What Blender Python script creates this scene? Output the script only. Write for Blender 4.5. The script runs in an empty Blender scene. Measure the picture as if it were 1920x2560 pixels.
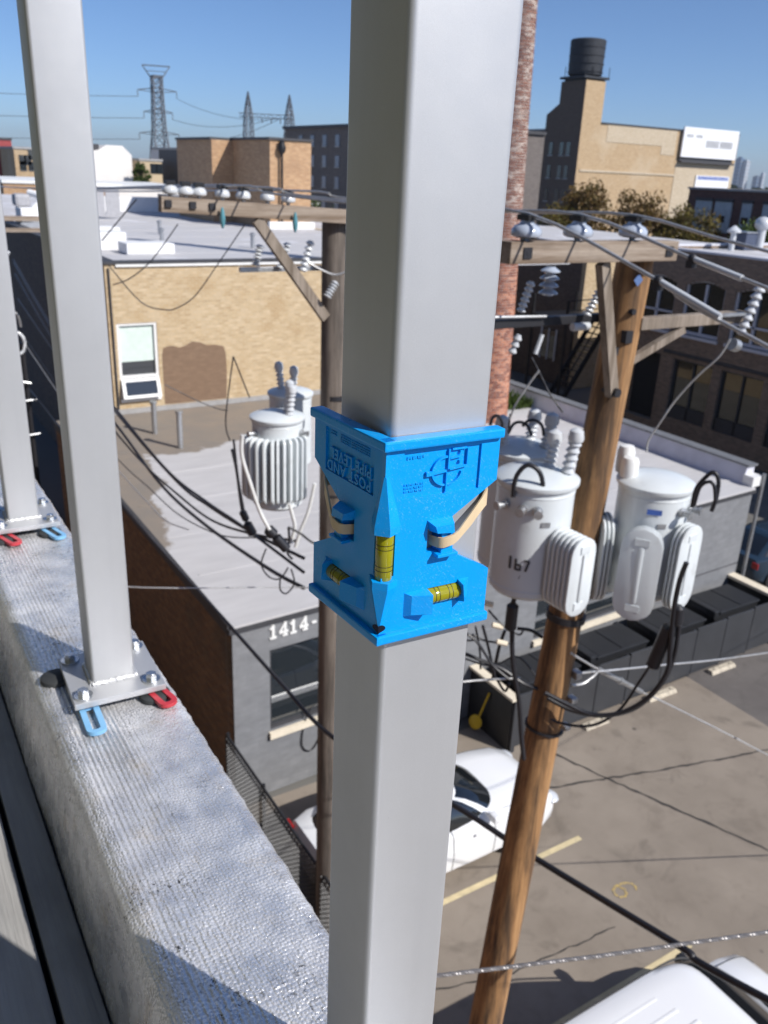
import bpy, bmesh, math, random
from mathutils import Vector, Matrix
random.seed(7)
S = bpy.context.scene
COL = S.collection
# ------------------------------------------------------------------ camera
# world: X along the street fronts, Y along the alley, Z up; ground at 0
CAM = Vector((0.0, 0.0, 10.5))
cd = bpy.data.cameras.new('camera'); cam = bpy.data.objects.new('camera', cd); COL.objects.link(cam)
gy = math.radians(32.3)
def cam_to_world(c):           # camera-space direction (x right, y down, z forward) -> world
    r = (0.999000807, 0.0446921414, 0.0); fw = (0.0166108145, -0.371300559, 0.92836414); up = (0.0414905814, -0.927436525, -0.371671931)
    x, y, z = (sum(a*b for a, b in zip(v, c)) for v in (r, fw, up))
    return Vector((x*math.cos(gy) + y*math.sin(gy), -x*math.sin(gy) + y*math.cos(gy), z))
ax, ay, az = cam_to_world((1, 0, 0)), cam_to_world((0, -1, 0)), cam_to_world((0, 0, -1))
m = Matrix((ax, ay, az)).transposed().to_4x4(); m.translation = CAM
cam.matrix_world = m
cd.sensor_fit = 'VERTICAL'; cd.sensor_height = 5.645; cd.sensor_width = 4.234
cd.lens = 5.645*2132/2560
cd.clip_start = 0.02; cd.clip_end = 9000
cd.dof.use_dof = True; cd.dof.focus_distance = 0.49; cd.dof.aperture_fstop = 3.0
S.camera = cam
# ------------------------------------------------------------------ light
SUN_AZ = Vector((0.468, -0.882, 0)).normalized(); SUN_EL = math.radians(40)
to_sun = Vector((SUN_AZ.x*math.cos(SUN_EL), SUN_AZ.y*math.cos(SUN_EL), math.sin(SUN_EL)))
W = bpy.data.worlds.new('World'); S.world = W; W.use_nodes = True
wn = W.node_tree.nodes; wl = W.node_tree.links
bg = wn['Background']; sky = wn.new('ShaderNodeTexSky'); sky.sky_type = 'NISHITA'; sky.sun_disc = False
sky.sun_elevation = SUN_EL; sky.sun_rotation = math.atan2(SUN_AZ.x, SUN_AZ.y)
sky.altitude = 200; sky.air_density = 0.65; sky.dust_density = 0.7; sky.ozone_density = 7.0
wl.new(sky.outputs[0], bg.inputs[0]); bg.inputs[1].default_value = 0.12
sd = bpy.data.lights.new('sun', 'SUN'); sd.energy = 4.9; sd.angle = math.radians(0.53); sd.color = (1.0, 0.96, 0.91)
sun = bpy.data.objects.new('sun', sd); COL.objects.link(sun); sun.location = (5, -10, 25)
sun.rotation_euler = to_sun.to_track_quat('Z', 'Y').to_euler()
S.view_settings.view_transform = 'Standard'; S.view_settings.look = 'None'
S.view_settings.exposure = 0.12; S.view_settings.gamma = 1.0; S.view_settings.use_curve_mapping = False
S.render.engine = 'CYCLES'
S.cycles.max_bounces = 7; S.cycles.diffuse_bounces = 3; S.cycles.glossy_bounces = 3; S.cycles.transmission_bounces = 5
S.cycles.transparent_max_bounces = 8; S.cycles.caustics_reflective = False; S.cycles.caustics_refractive = False
S.cycles.sample_clamp_indirect = 6; S.cycles.use_denoising = True

# ------------------------------------------------------------------ mesh builder
def V(*a): return Vector(a)
class MB:
    def __init__(s): s.v = []; s.f = []
    def add(s, vs, fs):
        o = len(s.v); s.v += [Vector(p) for p in vs]; s.f += [tuple(i+o for i in f) for f in fs]; return s
    def box(s, a, b):
        (x0, y0, z0), (x1, y1, z1) = a, b
        if x0 > x1: x0, x1 = x1, x0
        if y0 > y1: y0, y1 = y1, y0
        if z0 > z1: z0, z1 = z1, z0
        return s.add([(x0,y0,z0),(x1,y0,z0),(x1,y1,z0),(x0,y1,z0),(x0,y0,z1),(x1,y0,z1),(x1,y1,z1),(x0,y1,z1)],
                     [(3,2,1,0),(4,5,6,7),(0,1,5,4),(1,2,6,5),(2,3,7,6),(3,0,4,7)])
    def bbox(s, a, b, r):       # box with chamfered edges
        bm = bmesh.new(); t = MB().box(a, b)
        vs = [bm.verts.new(p) for p in t.v]
        for f in t.f: bm.faces.new([vs[i] for i in f])
        bmesh.ops.bevel(bm, geom=bm.edges[:], offset=r, segments=2, affect='EDGES', profile=0.6)
        bm.verts.index_update(); s.add([v.co.copy() for v in bm.verts], [[v.index for v in f.verts] for f in bm.faces]); bm.free(); return s
    def beam(s, p, q, w, h, up=(0,0,1)):   # rectangular bar from p to q
        p, q = Vector(p), Vector(q); d = (q-p).normalized(); u = Vector(up)
        if abs(d.dot(u)) > .98: u = Vector((0,1,0))
        a = d.cross(u).normalized(); b = a.cross(d).normalized(); a = a*(w/2); b = b*(h/2)
        return s.add([p-a-b,p+a-b,p+a+b,p-a+b,q-a-b,q+a-b,q+a+b,q-a+b],[(0,1,2,3),(7,6,5,4),(0,4,5,1),(1,5,6,2),(2,6,7,3),(3,7,4,0)])
    def cyl(s, p, q, r0, r1=None, n=16, caps=True):
        p, q = Vector(p), Vector(q); r1 = r0 if r1 is None else r1
        d = (q-p).normalized(); u = Vector((0,0,1)) if abs(d.z) < .9 else Vector((1,0,0))
        a = d.cross(u).normalized(); b = d.cross(a).normalized()
        vs = [p+(a*math.cos(t)+b*math.sin(t))*r0 for t in (2*math.pi*i/n for i in range(n))]
        vs += [q+(a*math.cos(t)+b*math.sin(t))*r1 for t in (2*math.pi*i/n for i in range(n))]
        fs = [(i, i+n, (i+1) % n+n, (i+1) % n) for i in range(n)]
        if caps: fs += [tuple(range(n)), tuple(range(2*n-1, n-1, -1))]
        return s.add(vs, fs)
    def lathe(s, c, prof, n=24, axis=(0,0,1)):   # prof: (radius, height) pairs from c along axis
        c = Vector(c); d = Vector(axis).normalized(); u = Vector((0,0,1)) if abs(d.z) < .9 else Vector((1,0,0))
        a = d.cross(u).normalized(); b = d.cross(a).normalized(); vs = []; fs = []
        for r, h in prof:
            for i in range(n):
                t = 2*math.pi*i/n; vs.append(c+d*h+(a*math.cos(t)+b*math.sin(t))*max(r, 1e-5))
        for k in range(len(prof)-1):
            for i in range(n):
                j = (i+1) % n; fs.append((k*n+i, (k+1)*n+i, (k+1)*n+j, k*n+j))
        fs += [tuple(range(n)), tuple(range(len(prof)*n-1, (len(prof)-1)*n-1, -1))]
        return s.add(vs, fs)
    def tube(s, pts, r, n=8, smooth=0, closed=False):
        P = [Vector(p) for p in pts]
        if smooth:
            Q = []
            for i in range(len(P)-1):
                p0, p1, p2, p3 = P[max(i-1, 0)], P[i], P[i+1], P[min(i+2, len(P)-1)]
                for k in range(smooth):
                    t = k/smooth
                    Q.append(.5*((2*p1)+(p2-p0)*t+(2*p0-5*p1+4*p2-p3)*t*t+(3*p1-p0-3*p2+p3)*t**3))
            Q.append(P[-1]); P = Q
        vs = []; fs = []; a = None; N = len(P)
        for i, p in enumerate(P):
            d = (P[min(i+1, N-1)]-P[max(i-1, 0)]).normalized()
            if a is None:
                u = Vector((0,0,1)) if abs(d.z) < .9 else Vector((1,0,0)); a = d.cross(u).normalized()
            else: a = (a-d*a.dot(d)).normalized()
            b = d.cross(a); rr = r(i/(N-1)) if callable(r) else r
            vs += [p+(a*math.cos(t)+b*math.sin(t))*rr for t in (2*math.pi*k/n for k in range(n))]
        for i in range(N-1):
            for k in range(n):
                j = (k+1) % n; fs.append((i*n+k, i*n+j, (i+1)*n+j, (i+1)*n+k))
        fs += [tuple(range(n-1, -1, -1)), tuple(range((N-1)*n, N*n))]
        return s.add(vs, fs)
    def prism(s, poly, z0, z1):   # polygon in XY (ccw) extruded in z
        n = len(poly)
        return s.add([(x, y, z0) for x, y in poly]+[(x, y, z1) for x, y in poly],
                     [tuple(range(n-1, -1, -1)), tuple(range(n, 2*n))]+[(i, (i+1) % n, (i+1) % n+n, i+n) for i in range(n)])
    def loft(s, secs, cap=True, closed=True):   # list of equal-length rings
        n = len(secs[0]); vs = [p for r in secs for p in r]; fs = []
        for k in range(len(secs)-1):
            for i in range(n if closed else n-1):
                j = (i+1) % n; fs.append((k*n+i, k*n+j, (k+1)*n+j, (k+1)*n+i))
        if cap: fs += [tuple(range(n-1, -1, -1)), tuple(range((len(secs)-1)*n, len(secs)*n))]
        return s.add(vs, fs)
    def ball(s, c, r, n=12, sc=(1,1,1)):
        c = Vector(c); k = n//2; vs = []; fs = []
        for i in range(k+1):
            ph = math.pi*i/k
            for j in range(n):
                t = 2*math.pi*j/n
                vs.append(c+Vector((r*sc[0]*math.sin(ph)*math.cos(t), r*sc[1]*math.sin(ph)*math.sin(t), r*sc[2]*math.cos(ph))))
        for i in range(k):
            for j in range(n):
                l = (j+1) % n; fs.append((i*n+j, (i+1)*n+j, (i+1)*n+l, i*n+l))
        return s.add(vs, fs)
    def xf(s, M, start=0):
        for i in range(start, len(s.v)): s.v[i] = M @ s.v[i]
        return s
WL = {}
def mk(name, mb, mat, parent=None, smooth=None, label=None, kind=None):
    me = bpy.data.meshes.new(name)
    off = WL[parent.name] if parent else Vector((0,0,0))
    me.from_pydata([v-off for v in mb.v], [], mb.f); me.validate(); 
    o = bpy.data.objects.new(name, me); COL.objects.link(o)
    if mat: me.materials.append(mat)
    bm = bmesh.new(); bm.from_mesh(me); bmesh.ops.remove_doubles(bm, verts=bm.verts, dist=1e-6)
    bmesh.ops.recalc_face_normals(bm, faces=bm.faces); bm.to_mesh(me); bm.free()
    if smooth:
        me.shade_smooth(); me.set_sharp_from_angle(angle=math.radians(smooth))
    if parent: o.parent = parent
    if label: o['label'] = label
    if kind: o['kind'] = kind
    WL[o.name] = off
    return o
def mks(name, mbs, *a, **k): return [mk(name, b, *a, **k) for b in mbs]      # several pieces of one kind
def tag(o, label, cat, group=None, kind=None):
    o['label'] = label; o['category'] = cat
    if group: o['group'] = group
    if kind: o['kind'] = kind
    return o
def thing(name, loc, label, cat, group=None):
    o = bpy.data.objects.new(name, None); COL.objects.link(o); o.location = loc; o.empty_display_size = .1
    WL[o.name] = Vector(loc); return tag(o, label, cat, group)
def struct(name, mb, mat, smooth=None):
    o = mk(name, mb, mat, None, smooth); o['kind'] = 'structure'; return o
def instance(src, parent, shift=(0,0,0), M=None):       # copy sharing mesh data, under another or the same parent
    c = src.copy(); COL.objects.link(c); c.parent = parent
    if M is not None: c.matrix_local = M
    else: c.location = Vector(src.location)+Vector(shift)
    WL[c.name] = WL[src.name]; return c

# ------------------------------------------------------------------ materials
class NT:
    def __init__(s, name):
        s.m = bpy.data.materials.new(name); s.m.use_nodes = True; s.n = s.m.node_tree.nodes; s.l = s.m.node_tree.links
        s.b = s.n['Principled BSDF']; s._co = None
    def co(s):
        if s._co is None: s._co = s.n.new('ShaderNodeTexCoord')
        return s._co.outputs['Object']
    def link(s, a, b): s.l.new(a, b)
    def setp(s, key, v):
        i = s.b.inputs[key]
        if hasattr(v, 'is_output'): s.l.new(v, i)
        elif isinstance(v, (tuple, list)): i.default_value = tuple(v[:3]) if len(i.default_value) == 3 else (*v[:3], 1)
        else: i.default_value = v
    def mapp(s, scale, src=None):
        mp = s.n.new('ShaderNodeMapping'); mp.inputs['Scale'].default_value = scale if isinstance(scale, tuple) else (scale,)*3
        s.l.new(src or s.co(), mp.inputs['Vector']); return mp.outputs[0]
    def noise(s, scale, detail=4, rough=.55, src=None, dist=0):
        t = s.n.new('ShaderNodeTexNoise'); t.inputs['Detail'].default_value = detail; t.inputs['Roughness'].default_value = rough
        t.inputs['Distortion'].default_value = dist
        if isinstance(scale, tuple): s.l.new(s.mapp(scale, src), t.inputs['Vector']); t.inputs['Scale'].default_value = 1
        else: s.l.new(src or s.co(), t.inputs['Vector']); t.inputs['Scale'].default_value = scale
        return t.outputs['Fac']
    def voro(s, scale, feature='F1', out='Distance', src=None):
        t = s.n.new('ShaderNodeTexVoronoi'); t.feature = feature
        if isinstance(scale, tuple): s.l.new(s.mapp(scale, src), t.inputs['Vector']); t.inputs['Scale'].default_value = 1
        else: s.l.new(src or s.co(), t.inputs['Vector']); t.inputs['Scale'].default_value = scale
        return t.outputs[out]
    def ramp(s, f, stops):
        r = s.n.new('ShaderNodeValToRGB'); e = r.color_ramp.elements
        while len(e) < len(stops): e.new(.5)
        for el, (p, c) in zip(e, stops): el.position = p; el.color = (*(c if isinstance(c, (tuple, list)) else (c,)*3), 1)
        s.l.new(f, r.inputs[0]); return r.outputs[0]
    def math(s, op, a, b=None):
        t = s.n.new('ShaderNodeMath'); t.operation = op
        for i, v in enumerate((a, b)):
            if v is None: continue
            if hasattr(v, 'is_output'): s.l.new(v, t.inputs[i])
            else: t.inputs[i].default_value = v
        return t.outputs[0]
    def mix(s, f, a, b, mode='MIX'):
        t = s.n.new('ShaderNodeMix'); t.data_type = 'RGBA'; t.blend_type = mode
        for i, v in ((0, f), (6, a), (7, b)):
            if hasattr(v, 'is_output'): s.l.new(v, t.inputs[i])
            elif i == 0: t.inputs[0].default_value = v
            else: t.inputs[i].default_value = (*v[:3], 1)
        return t.outputs[2]
    def sep(s, src=None):
        t = s.n.new('ShaderNodeSeparateXYZ'); s.l.new(src or s.co(), t.inputs[0]); return t.outputs
    def bump(s, h, strength=.3, dist=.01, normal=None):
        t = s.n.new('ShaderNodeBump'); t.inputs['Strength'].default_value = strength; t.inputs['Distance'].default_value = dist
        s.l.new(h, t.inputs['Height'])
        if normal: s.l.new(normal, t.inputs['Normal'])
        s.l.new(t.outputs[0], s.b.inputs['Normal']); return t.outputs[0]
    def wallco(s):     # wall plane coordinates: along the wall, up
        x, y, z = s.sep(); g = s.n.new('ShaderNodeNewGeometry'); nx, ny, nz = s.sep(g.outputs['True Normal'])
        u = s.math('ADD', s.math('MULTIPLY', x, s.math('ABSOLUTE', ny)), s.math('MULTIPLY', y, s.math('ABSOLUTE', nx)))
        t = s.n.new('ShaderNodeCombineXYZ'); s.l.new(u, t.inputs[0]); s.l.new(z, t.inputs[1]); return t.outputs[0]
def lerp(a, b, t): return tuple(x+(y-x)*t for x, y in zip(a, b))
def M_plain(name, col, rough=.5, metal=0.0, var=.12, vs=6.0, bump=0.0, bs=60.0, spec=.5, coat=0.0, dirt=None):
    t = NT(name); dk = tuple(c*(1-var) for c in col); lt = tuple(min(1, c*(1+var)) for c in col)
    c = t.ramp(t.noise(vs, 5), [(.3, dk), (.7, lt)])
    if dirt:
        f = t.ramp(t.noise(dirt[1], 6, .65), [(dirt[2], 0), (min(1, dirt[2]+.18), 1)]); c = t.mix(f, c, dirt[0])
    t.setp('Base Color', c); t.setp('Roughness', rough); t.setp('Metallic', metal); t.setp('Specular IOR Level', spec)
    if coat: t.setp('Coat Weight', coat); t.setp('Coat Roughness', .05)
    if bump: t.bump(t.noise(bs, 4), bump, .004)
    return t.m
def M_brick(name, cols, mortar, bw=.21, bh=.075, mort=.010, rough=.85, bump=.5, stain=None):
    t = NT(name); w = t.wallco()
    b = t.n.new('ShaderNodeTexBrick'); t.l.new(w, b.inputs['Vector']); b.inputs['Scale'].default_value = 1
    b.inputs['Brick Width'].default_value = bw; b.inputs['Row Height'].default_value = bh; b.inputs['Mortar Size'].default_value = mort
    b.inputs['Mortar Smooth'].default_value = .2; b.inputs['Bias'].default_value = 0
    b.inputs['Color1'].default_value = (0, 0, 0, 1); b.inputs['Color2'].default_value = (1, 1, 1, 1); b.inputs['Mortar'].default_value = (.5, .5, .5, 1)
    c = t.ramp(b.outputs['Color'], [(i/(len(cols)-1), k) for i, k in enumerate(cols)])
    c = t.mix(t.ramp(t.noise((4, 4, 9), 5, .6), [(.35, 0), (.75, .55)]), c, tuple(x*.62 for x in cols[0]))
    if stain: c = t.mix(t.ramp(t.noise(stain[1], 4), [(.52, 0), (.7, .7)]), c, stain[0])
    c = t.mix(b.outputs['Fac'], c, mortar); t.setp('Base Color', c); t.setp('Roughness', rough)
    h = t.math('SUBTRACT', t.noise(60, 3), t.math('MULTIPLY', b.outputs['Fac'], 1.2)); t.bump(h, bump, .008); return t.m
def M_wood(name, a, b, axis, rough=.8, ring=60, stain=(.09, .06, .04)):
    t = NT(name); sc = [ring]*3; sc[axis] = ring*.03
    g = t.noise(tuple(sc), 6, .65); sc2 = [13]*3; sc2[axis] = .8; sc3 = [4]*3; sc3[axis] = 2.2
    c = t.ramp(g, [(.28, a), (.72, b)]); c = t.mix(t.ramp(t.noise(tuple(sc2), 5, .7), [(.42, 0), (.62, .9)]), c, stain); c = t.mix(t.ramp(t.noise(tuple(sc3), 5, .65), [(.52, 0), (.7, .6)]), c, tuple(k*.55 for k in a))
    t.setp('Base Color', c); t.setp('Roughness', rough); t.bump(g, .6, .006); return t.m
def M_glass(name, col=(.02, .025, .03), rough=.03):
    t = NT(name); t.setp('Base Color', col); t.setp('Roughness', rough); t.setp('Specular IOR Level', .9); t.setp('IOR', 1.6)
    t.bump(t.noise(1.3, 2), .05, .02); return t.m
MAT = {}
MAT['white_paint'] = M_plain('white_paint', (.78, .78, .76), .45, var=.05)
MAT['cream'] = M_plain('cream_paint', (.74, .66, .52), .6, var=.08)
MAT['black'] = M_plain('black_rubber', (.012, .012, .014), .45)
MAT['cable'] = M_plain('cable_jacket', (.016, .016, .02), .4, bump=.1)
MAT['steel'] = M_plain('galvanised_steel', (.45, .46, .47), .42, .75, var=.2, vs=25)
MAT['alu_wire'] = M_plain('aluminium_wire', (.50, .50, .50), .4, .5, var=.15, vs=30)
MAT['porcelain'] = M_plain('grey_porcelain', (.58, .60, .62), .18, var=.06, coat=.4)
MAT['porcelain_blue'] = M_plain('blue_grey_porcelain', (.42, .47, .56), .15, var=.06, coat=.5)
MAT['darkmetal'] = M_plain('dark_metal', (.03, .03, .035), .5, .3)
MAT['glass'] = M_glass('window_glass')
MAT['carglass'] = M_glass('car_glass', (.008, .010, .012), .02)
# ------------------------------------------------------------------ ground and lot
from mathutils import noise as MN
def M_ground():
    t = NT('city_ground'); c = t.ramp(t.noise(.05, 6), [(.3, (.10, .10, .09)), (.7, (.19, .18, .165))])
    t.setp('Base Color', c); t.setp('Roughness', .95); return t.m
struct('ground', MB().add([(-3500,-3500,-.03),(4500,-3500,-.03),(4500,4500,-.03),(-3500,4500,-.03)], [(0,1,2,3)]), M_ground())
def M_lot(name, a, b, st, sc=1.0):
    t = NT(name)
    c = t.ramp(t.noise(.55*sc, 7, .62), [(.3, a), (.7, b)])
    c = t.mix(t.ramp(t.noise(1.9, 6, .7, dist=.6), [(.52, 0), (.74, .55)]), c, st)
    c = t.mix(t.ramp(t.noise(.33, 3), [(.5, 0), (.75, .35)]), c, tuple(min(1, x*1.35) for x in b))
    sp = t.ramp(t.noise(170, 3, .7), [(.35, .78), (.65, 1.2)]); c = t.mix(1.0, c, sp, 'MULTIPLY')
    c = t.mix(t.ramp(t.voro(1.1, out='Distance'), [(.035, 1), (.07, 0)]), c, (.07, .06, .05)); c = t.mix(t.ramp(t.noise(.8, 4, .6, dist=1.2), [(.60, 0), (.74, .55)]), c, tuple(k*.55 for k in a))
    t.setp('Base Color', c); t.setp('Roughness', .92); t.bump(t.noise(120, 4, .7), .4, .004); return t.m
MAT['lot'] = M_lot('lot_concrete', (.205, .172, .138), (.285, .243, .198), (.142, .115, .090))
MAT['asphalt'] = M_lot('asphalt_patch', (.095, .085, .08), (.15, .135, .125), (.06, .055, .05))
MAT['alley'] = M_lot('alley_concrete', (.12, .115, .105), (.19, .18, .165), (.08, .075, .07))
lot = struct('parking_lot', MB().box((.36,-14,-.2),(15.05,11.3,0)), MAT['lot'])
struct('asphalt_pavement', MB().box((15.056,-14,-.2),(29.9,11.6,-.004)), MAT['asphalt'])
struct('alley', MB().box((.36,11.306,-.2),(4.6,70,-.006)), MAT['alley'])
struct('back_street', MB().box((19.0,11.606,-.2),(29.9,60,-.01)), MAT['alley'])
MAT['tar'] = M_plain('crack_tar', (.045, .04, .037), .8)
def crack(pts, w):
    mb = MB(); P = []
    for i in range(len(pts)-1):
        a, b = Vector((*pts[i], 0)), Vector((*pts[i+1], 0)); n = max(2, int((b-a).length/.12)); nn = (b-a).normalized().cross(Vector((0,0,1)))
        P += [a+(b-a)*(k/n)+nn*random.uniform(-.018, .018) for k in range(n)]
    P.append(Vector((*pts[-1], 0))); L = []
    for i, p in enumerate(P):
        d = (P[min(i+1, len(P)-1)]-P[max(i-1, 0)]).normalized(); nn = d.cross(Vector((0,0,1)))*w*random.uniform(.3, .75)
        L.append((p+nn+Vector((0,0,.004)), p-nn+Vector((0,0,.004))))
    for i in range(len(L)-1): mb.add([L[i][0], L[i][1], L[i+1][1], L[i+1][0]], [(0,1,2,3)])
    return mk('crack', mb, MAT['tar'], lot)
crack([(9.9,10.9),(10.43,9.73),(11.1,8.0),(11.9,6.07),(12.9,3.5)], .05)
crack([(8.2,9.5),(9.64,9.09),(12.0,8.42),(14.34,7.83),(15.0,7.7)], .04)
crack([(10.6,5.0),(9.9,3.6),(9.6,1.5)], .03); crack([(5.0,6.8),(6.4,6.35),(8.4,6.2)], .022)
MAT['stripe'] = M_plain('worn_line_paint', (.60, .50, .30), .8, var=.15, dirt=((.2, .18, .16), 9, .6))
def sheet(x0, y0, x1, y1, z): return MB().add([(x0,y0,z),(x1,y0,z),(x1,y1,z),(x0,y1,z)], [(0,1,2,3)])
for (y, x0, x1, lb) in [(10.22, 4.7, 9.2, 'faded cream parking line on the far side of the white car'), (7.86, 4.7, 9.25, 'faded cream parking line between the white car and the white van'), (5.42, 4.7, 9.15, 'faded cream parking line close beside the white van')]:
    tag(mk('parking_line', sheet(x0, y-.05, x1, y+.05, .005), MAT['stripe']), lb, 'parking line', 'painted parking lines')
MAT['yellow_mark'] = M_plain('worn_yellow_paint', (.46, .33, .10), .8, var=.2, dirt=((.22, .19, .165), 22, .44))
# painted stall number 6 (up is -X, right is +Y)
def strip2d(pts, w, z, org, up, rt):
    mb = MB(); L = []
    for i, p in enumerate(pts):
        a, b = pts[max(i-1, 0)], pts[min(i+1, len(pts)-1)]; dx, dy = b[0]-a[0], b[1]-a[1]; l = math.hypot(dx, dy) or 1
        nx, ny = -dy/l*w/2, dx/l*w/2
        L.append(((p[0]+nx, p[1]+ny), (p[0]-nx, p[1]-ny)))
    f = lambda q: Vector((org[0]+rt[0]*q[0]+up[0]*q[1], org[1]+rt[1]*q[0]+up[1]*q[1], z))
    for i in range(len(L)-1): mb.add([f(L[i][0]), f(L[i][1]), f(L[i+1][1]), f(L[i+1][0])], [(0,1,2,3)])
    return mb
six = [(.11,.17),(.05,.21),(-.03,.2),(-.09,.12),(-.11,0),(-.11,-.08),(-.07,-.17),(.0,-.2),(.08,-.17),(.11,-.09),(.08,-.02),(0,.01),(-.08,-.02)]
tag(mk('stall_number', strip2d(six, .045, .005, (9.06,6.66), (1,0), (0,-1)), MAT['yellow_mark']), 'faded yellow painted number 6 on the lot pavement', 'pavement number')
# ------------------------------------------------------------------ our own building: wall, silver parapet, deck
MAT['own_wall'] = M_brick('own_wall_brick', [(.20,.10,.07),(.27,.14,.09),(.33,.18,.12)], (.3,.28,.25))
struct('roof_building_wall', MB().box((-14,-16,-.05),(.325,30,9.36)), MAT['own_wall'])
def M_silver():
    t = NT('silver_roof_coating')
    c = t.ramp(t.noise(7, 6, .6), [(.3, (.78, .775, .79)), (.68, (.95, .945, .945))])
    c = t.mix(t.ramp(t.noise(16, 5, .7), [(.56, 0), (.70, .55)]), c, (.74, .64, .52))
    sp = t.math('MULTIPLY', t.ramp(t.noise(170, 3, .8), [(.57, 0), (.62, 1)]), t.ramp(t.noise(9, 4, .6), [(.53, 0), (.62, 1)]))
    c = t.mix(sp, c, (.05, .045, .04)); t.setp('Base Color', c)
    t.setp('Metallic', t.ramp(t.noise(20, 3), [(.3, .46), (.7, .80)]))
    t.setp('Roughness', t.ramp(t.noise(35, 4), [(.3, .17), (.7, .36)]))
    v1 = t.n.new('ShaderNodeTexVoronoi'); v1.inputs['Scale'].default_value = 1; v1.inputs['Randomness'].default_value = .55; t.l.new(t.mapp((250, 215, 250)), v1.inputs['Vector'])
    h = t.math('ADD', t.math('MULTIPLY', v1.outputs['Distance'], -1.1), t.math('MULTIPLY', t.noise(330, 3, .7), .9))
    px_ = t.sep()[0]; fl = t.ramp(px_, [(.134, .25), (.150, 1)]); t.bump(t.math('MULTIPLY', h, fl), .72, .0021); return t.m
MAT['silver'] = M_silver()
ZP = 9.738
prof = [(.338,-.36),(.338,-.16),(.3385,-.03),(.337,-.012),(.331,-.003),(.322,0)]
xx = .322
while xx > .170: xx -= .0017; prof.append((xx, -.0012*math.sin((xx-.17)/.152*math.pi)))
prof += [(.165,-.0008),(.161,-.0022),(.157,-.0045),(.1535,-.008),(.1505,-.0125),(.148,-.018),(.1455,-.025),(.1435,-.034),(.1415,-.044),(.1395,-.056),(.1375,-.070),(.1355,-.085),(.1335,-.10),(.1315,-.115),(.1295,-.13),(.1275,-.145),(.1262,-.157),(.126,-.30)]
ys = [-3.0,-2,-1,0,.25]; yy = .36
while yy < 2.15: ys.append(yy); yy += .0055
ys += [2.3,2.6,3,4,6,10,20,29.9]
nrm = []
for i in range(len(prof)):
    a, b = prof[max(i-1, 0)], prof[min(i+1, len(prof)-1)]; dx, dz = b[0]-a[0], b[1]-a[1]; l = math.hypot(dx, dz); nrm.append((-dz/l, dx/l))
arc = [0]
for i in range(1, len(prof)): arc.append(arc[-1]+math.hypot(prof[i][0]-prof[i-1][0], prof[i][1]-prof[i-1][1]))
rows = []
for y in ys:
    r = []
    for i, (x, z) in enumerate(prof):
        s = arc[i]; d = 0
        if .3 < y < 2.2:
            ribs = max(0, min(1, (.262-x)/.03))*max(0, min(1, (x-.132)/.012))
            ribs *= .25+.75*max(0, min(1, .5+1.8*MN.noise(Vector((x*14, y*2.2, 3.1)))))
            d += .0015*ribs*math.sin(s*2*math.pi/.0068+1.2*MN.noise(Vector((x*20, y*5, 0))))
            d += .0016*MN.noise(Vector((x*16, y*7, 1.7)))+.0005*MN.noise(Vector((x*48, y*34, 5)))
            d += .0004*MN.noise(Vector((x*130, y*110, 9)))
            if x > .315: d += .0022*MN.noise(Vector((z*60, y*75, 2)))
            d += .0010*max(0, math.sin(y*2*math.pi/.0118+3*MN.noise(Vector((x*9, y*6, 4)))))*max(0, MN.noise(Vector((x*10, y*4, 8)))+.1)
        dx, dz = -nrm[i][0], -nrm[i][1]
        if i == 0: dx = 1; dz = 0
        r.append(Vector((x+abs(dx)*(1 if x > .3 else -1)*d*(1 if i < 6 or x < .17 else 0), y, ZP+z+(abs(dz)*d))))
    rows.append(r)
par = struct('parapet', MB().loft(rows, cap=False, closed=False), MAT['silver'], smooth=70)
MAT['deck'] = M_wood('grey_deck_board', (.33,.325,.315), (.43,.42,.40), 1, .75, 90, (.28,.27,.26))
MAT['near_black'] = M_plain('dark_gap', (.02,.02,.022), .9)  # near-black fill below the boards and in dark openings
deck = struct('deck', MB().box((-6,-6,9.37),(.1262,29,9.50)), MAT['near_black'])
bx = [(.0785,.1235)]+[(.0705-.1475*k-.142, .0705-.1475*k) for k in range(10)]
for a, b in bx: mk('deck_board', MB().bbox((a,-5,9.552),(b,8,9.578),.003), MAT['deck'], deck)
MAT['olive'] = M_plain('olive_blocker_paint', (.13,.122,.062), .6, var=.1)
blocker_ = thing('light_blocker', (-3.4,4.5,9.5), 'added unseen olive block left of the deck, darkening the posts', 'light blocker')  # added unseen block: cuts sky light and tints post reflections olive
mk('wall', MB().box((-5.2,-3.0,9.502),(-1.6,12.0,13.6)), MAT['olive'], blocker_); mk('roof', MB().box((-5.4,-3.2,13.602),(-1.45,12.2,13.8)), MAT['near_black'], blocker_)
for k in range(30): mk('blocker_rib', MB().box((-1.598,-2.9+k*.5,9.6),(-1.57,-2.86+k*.5,13.5)), MAT['olive'], blocker_)
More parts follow.
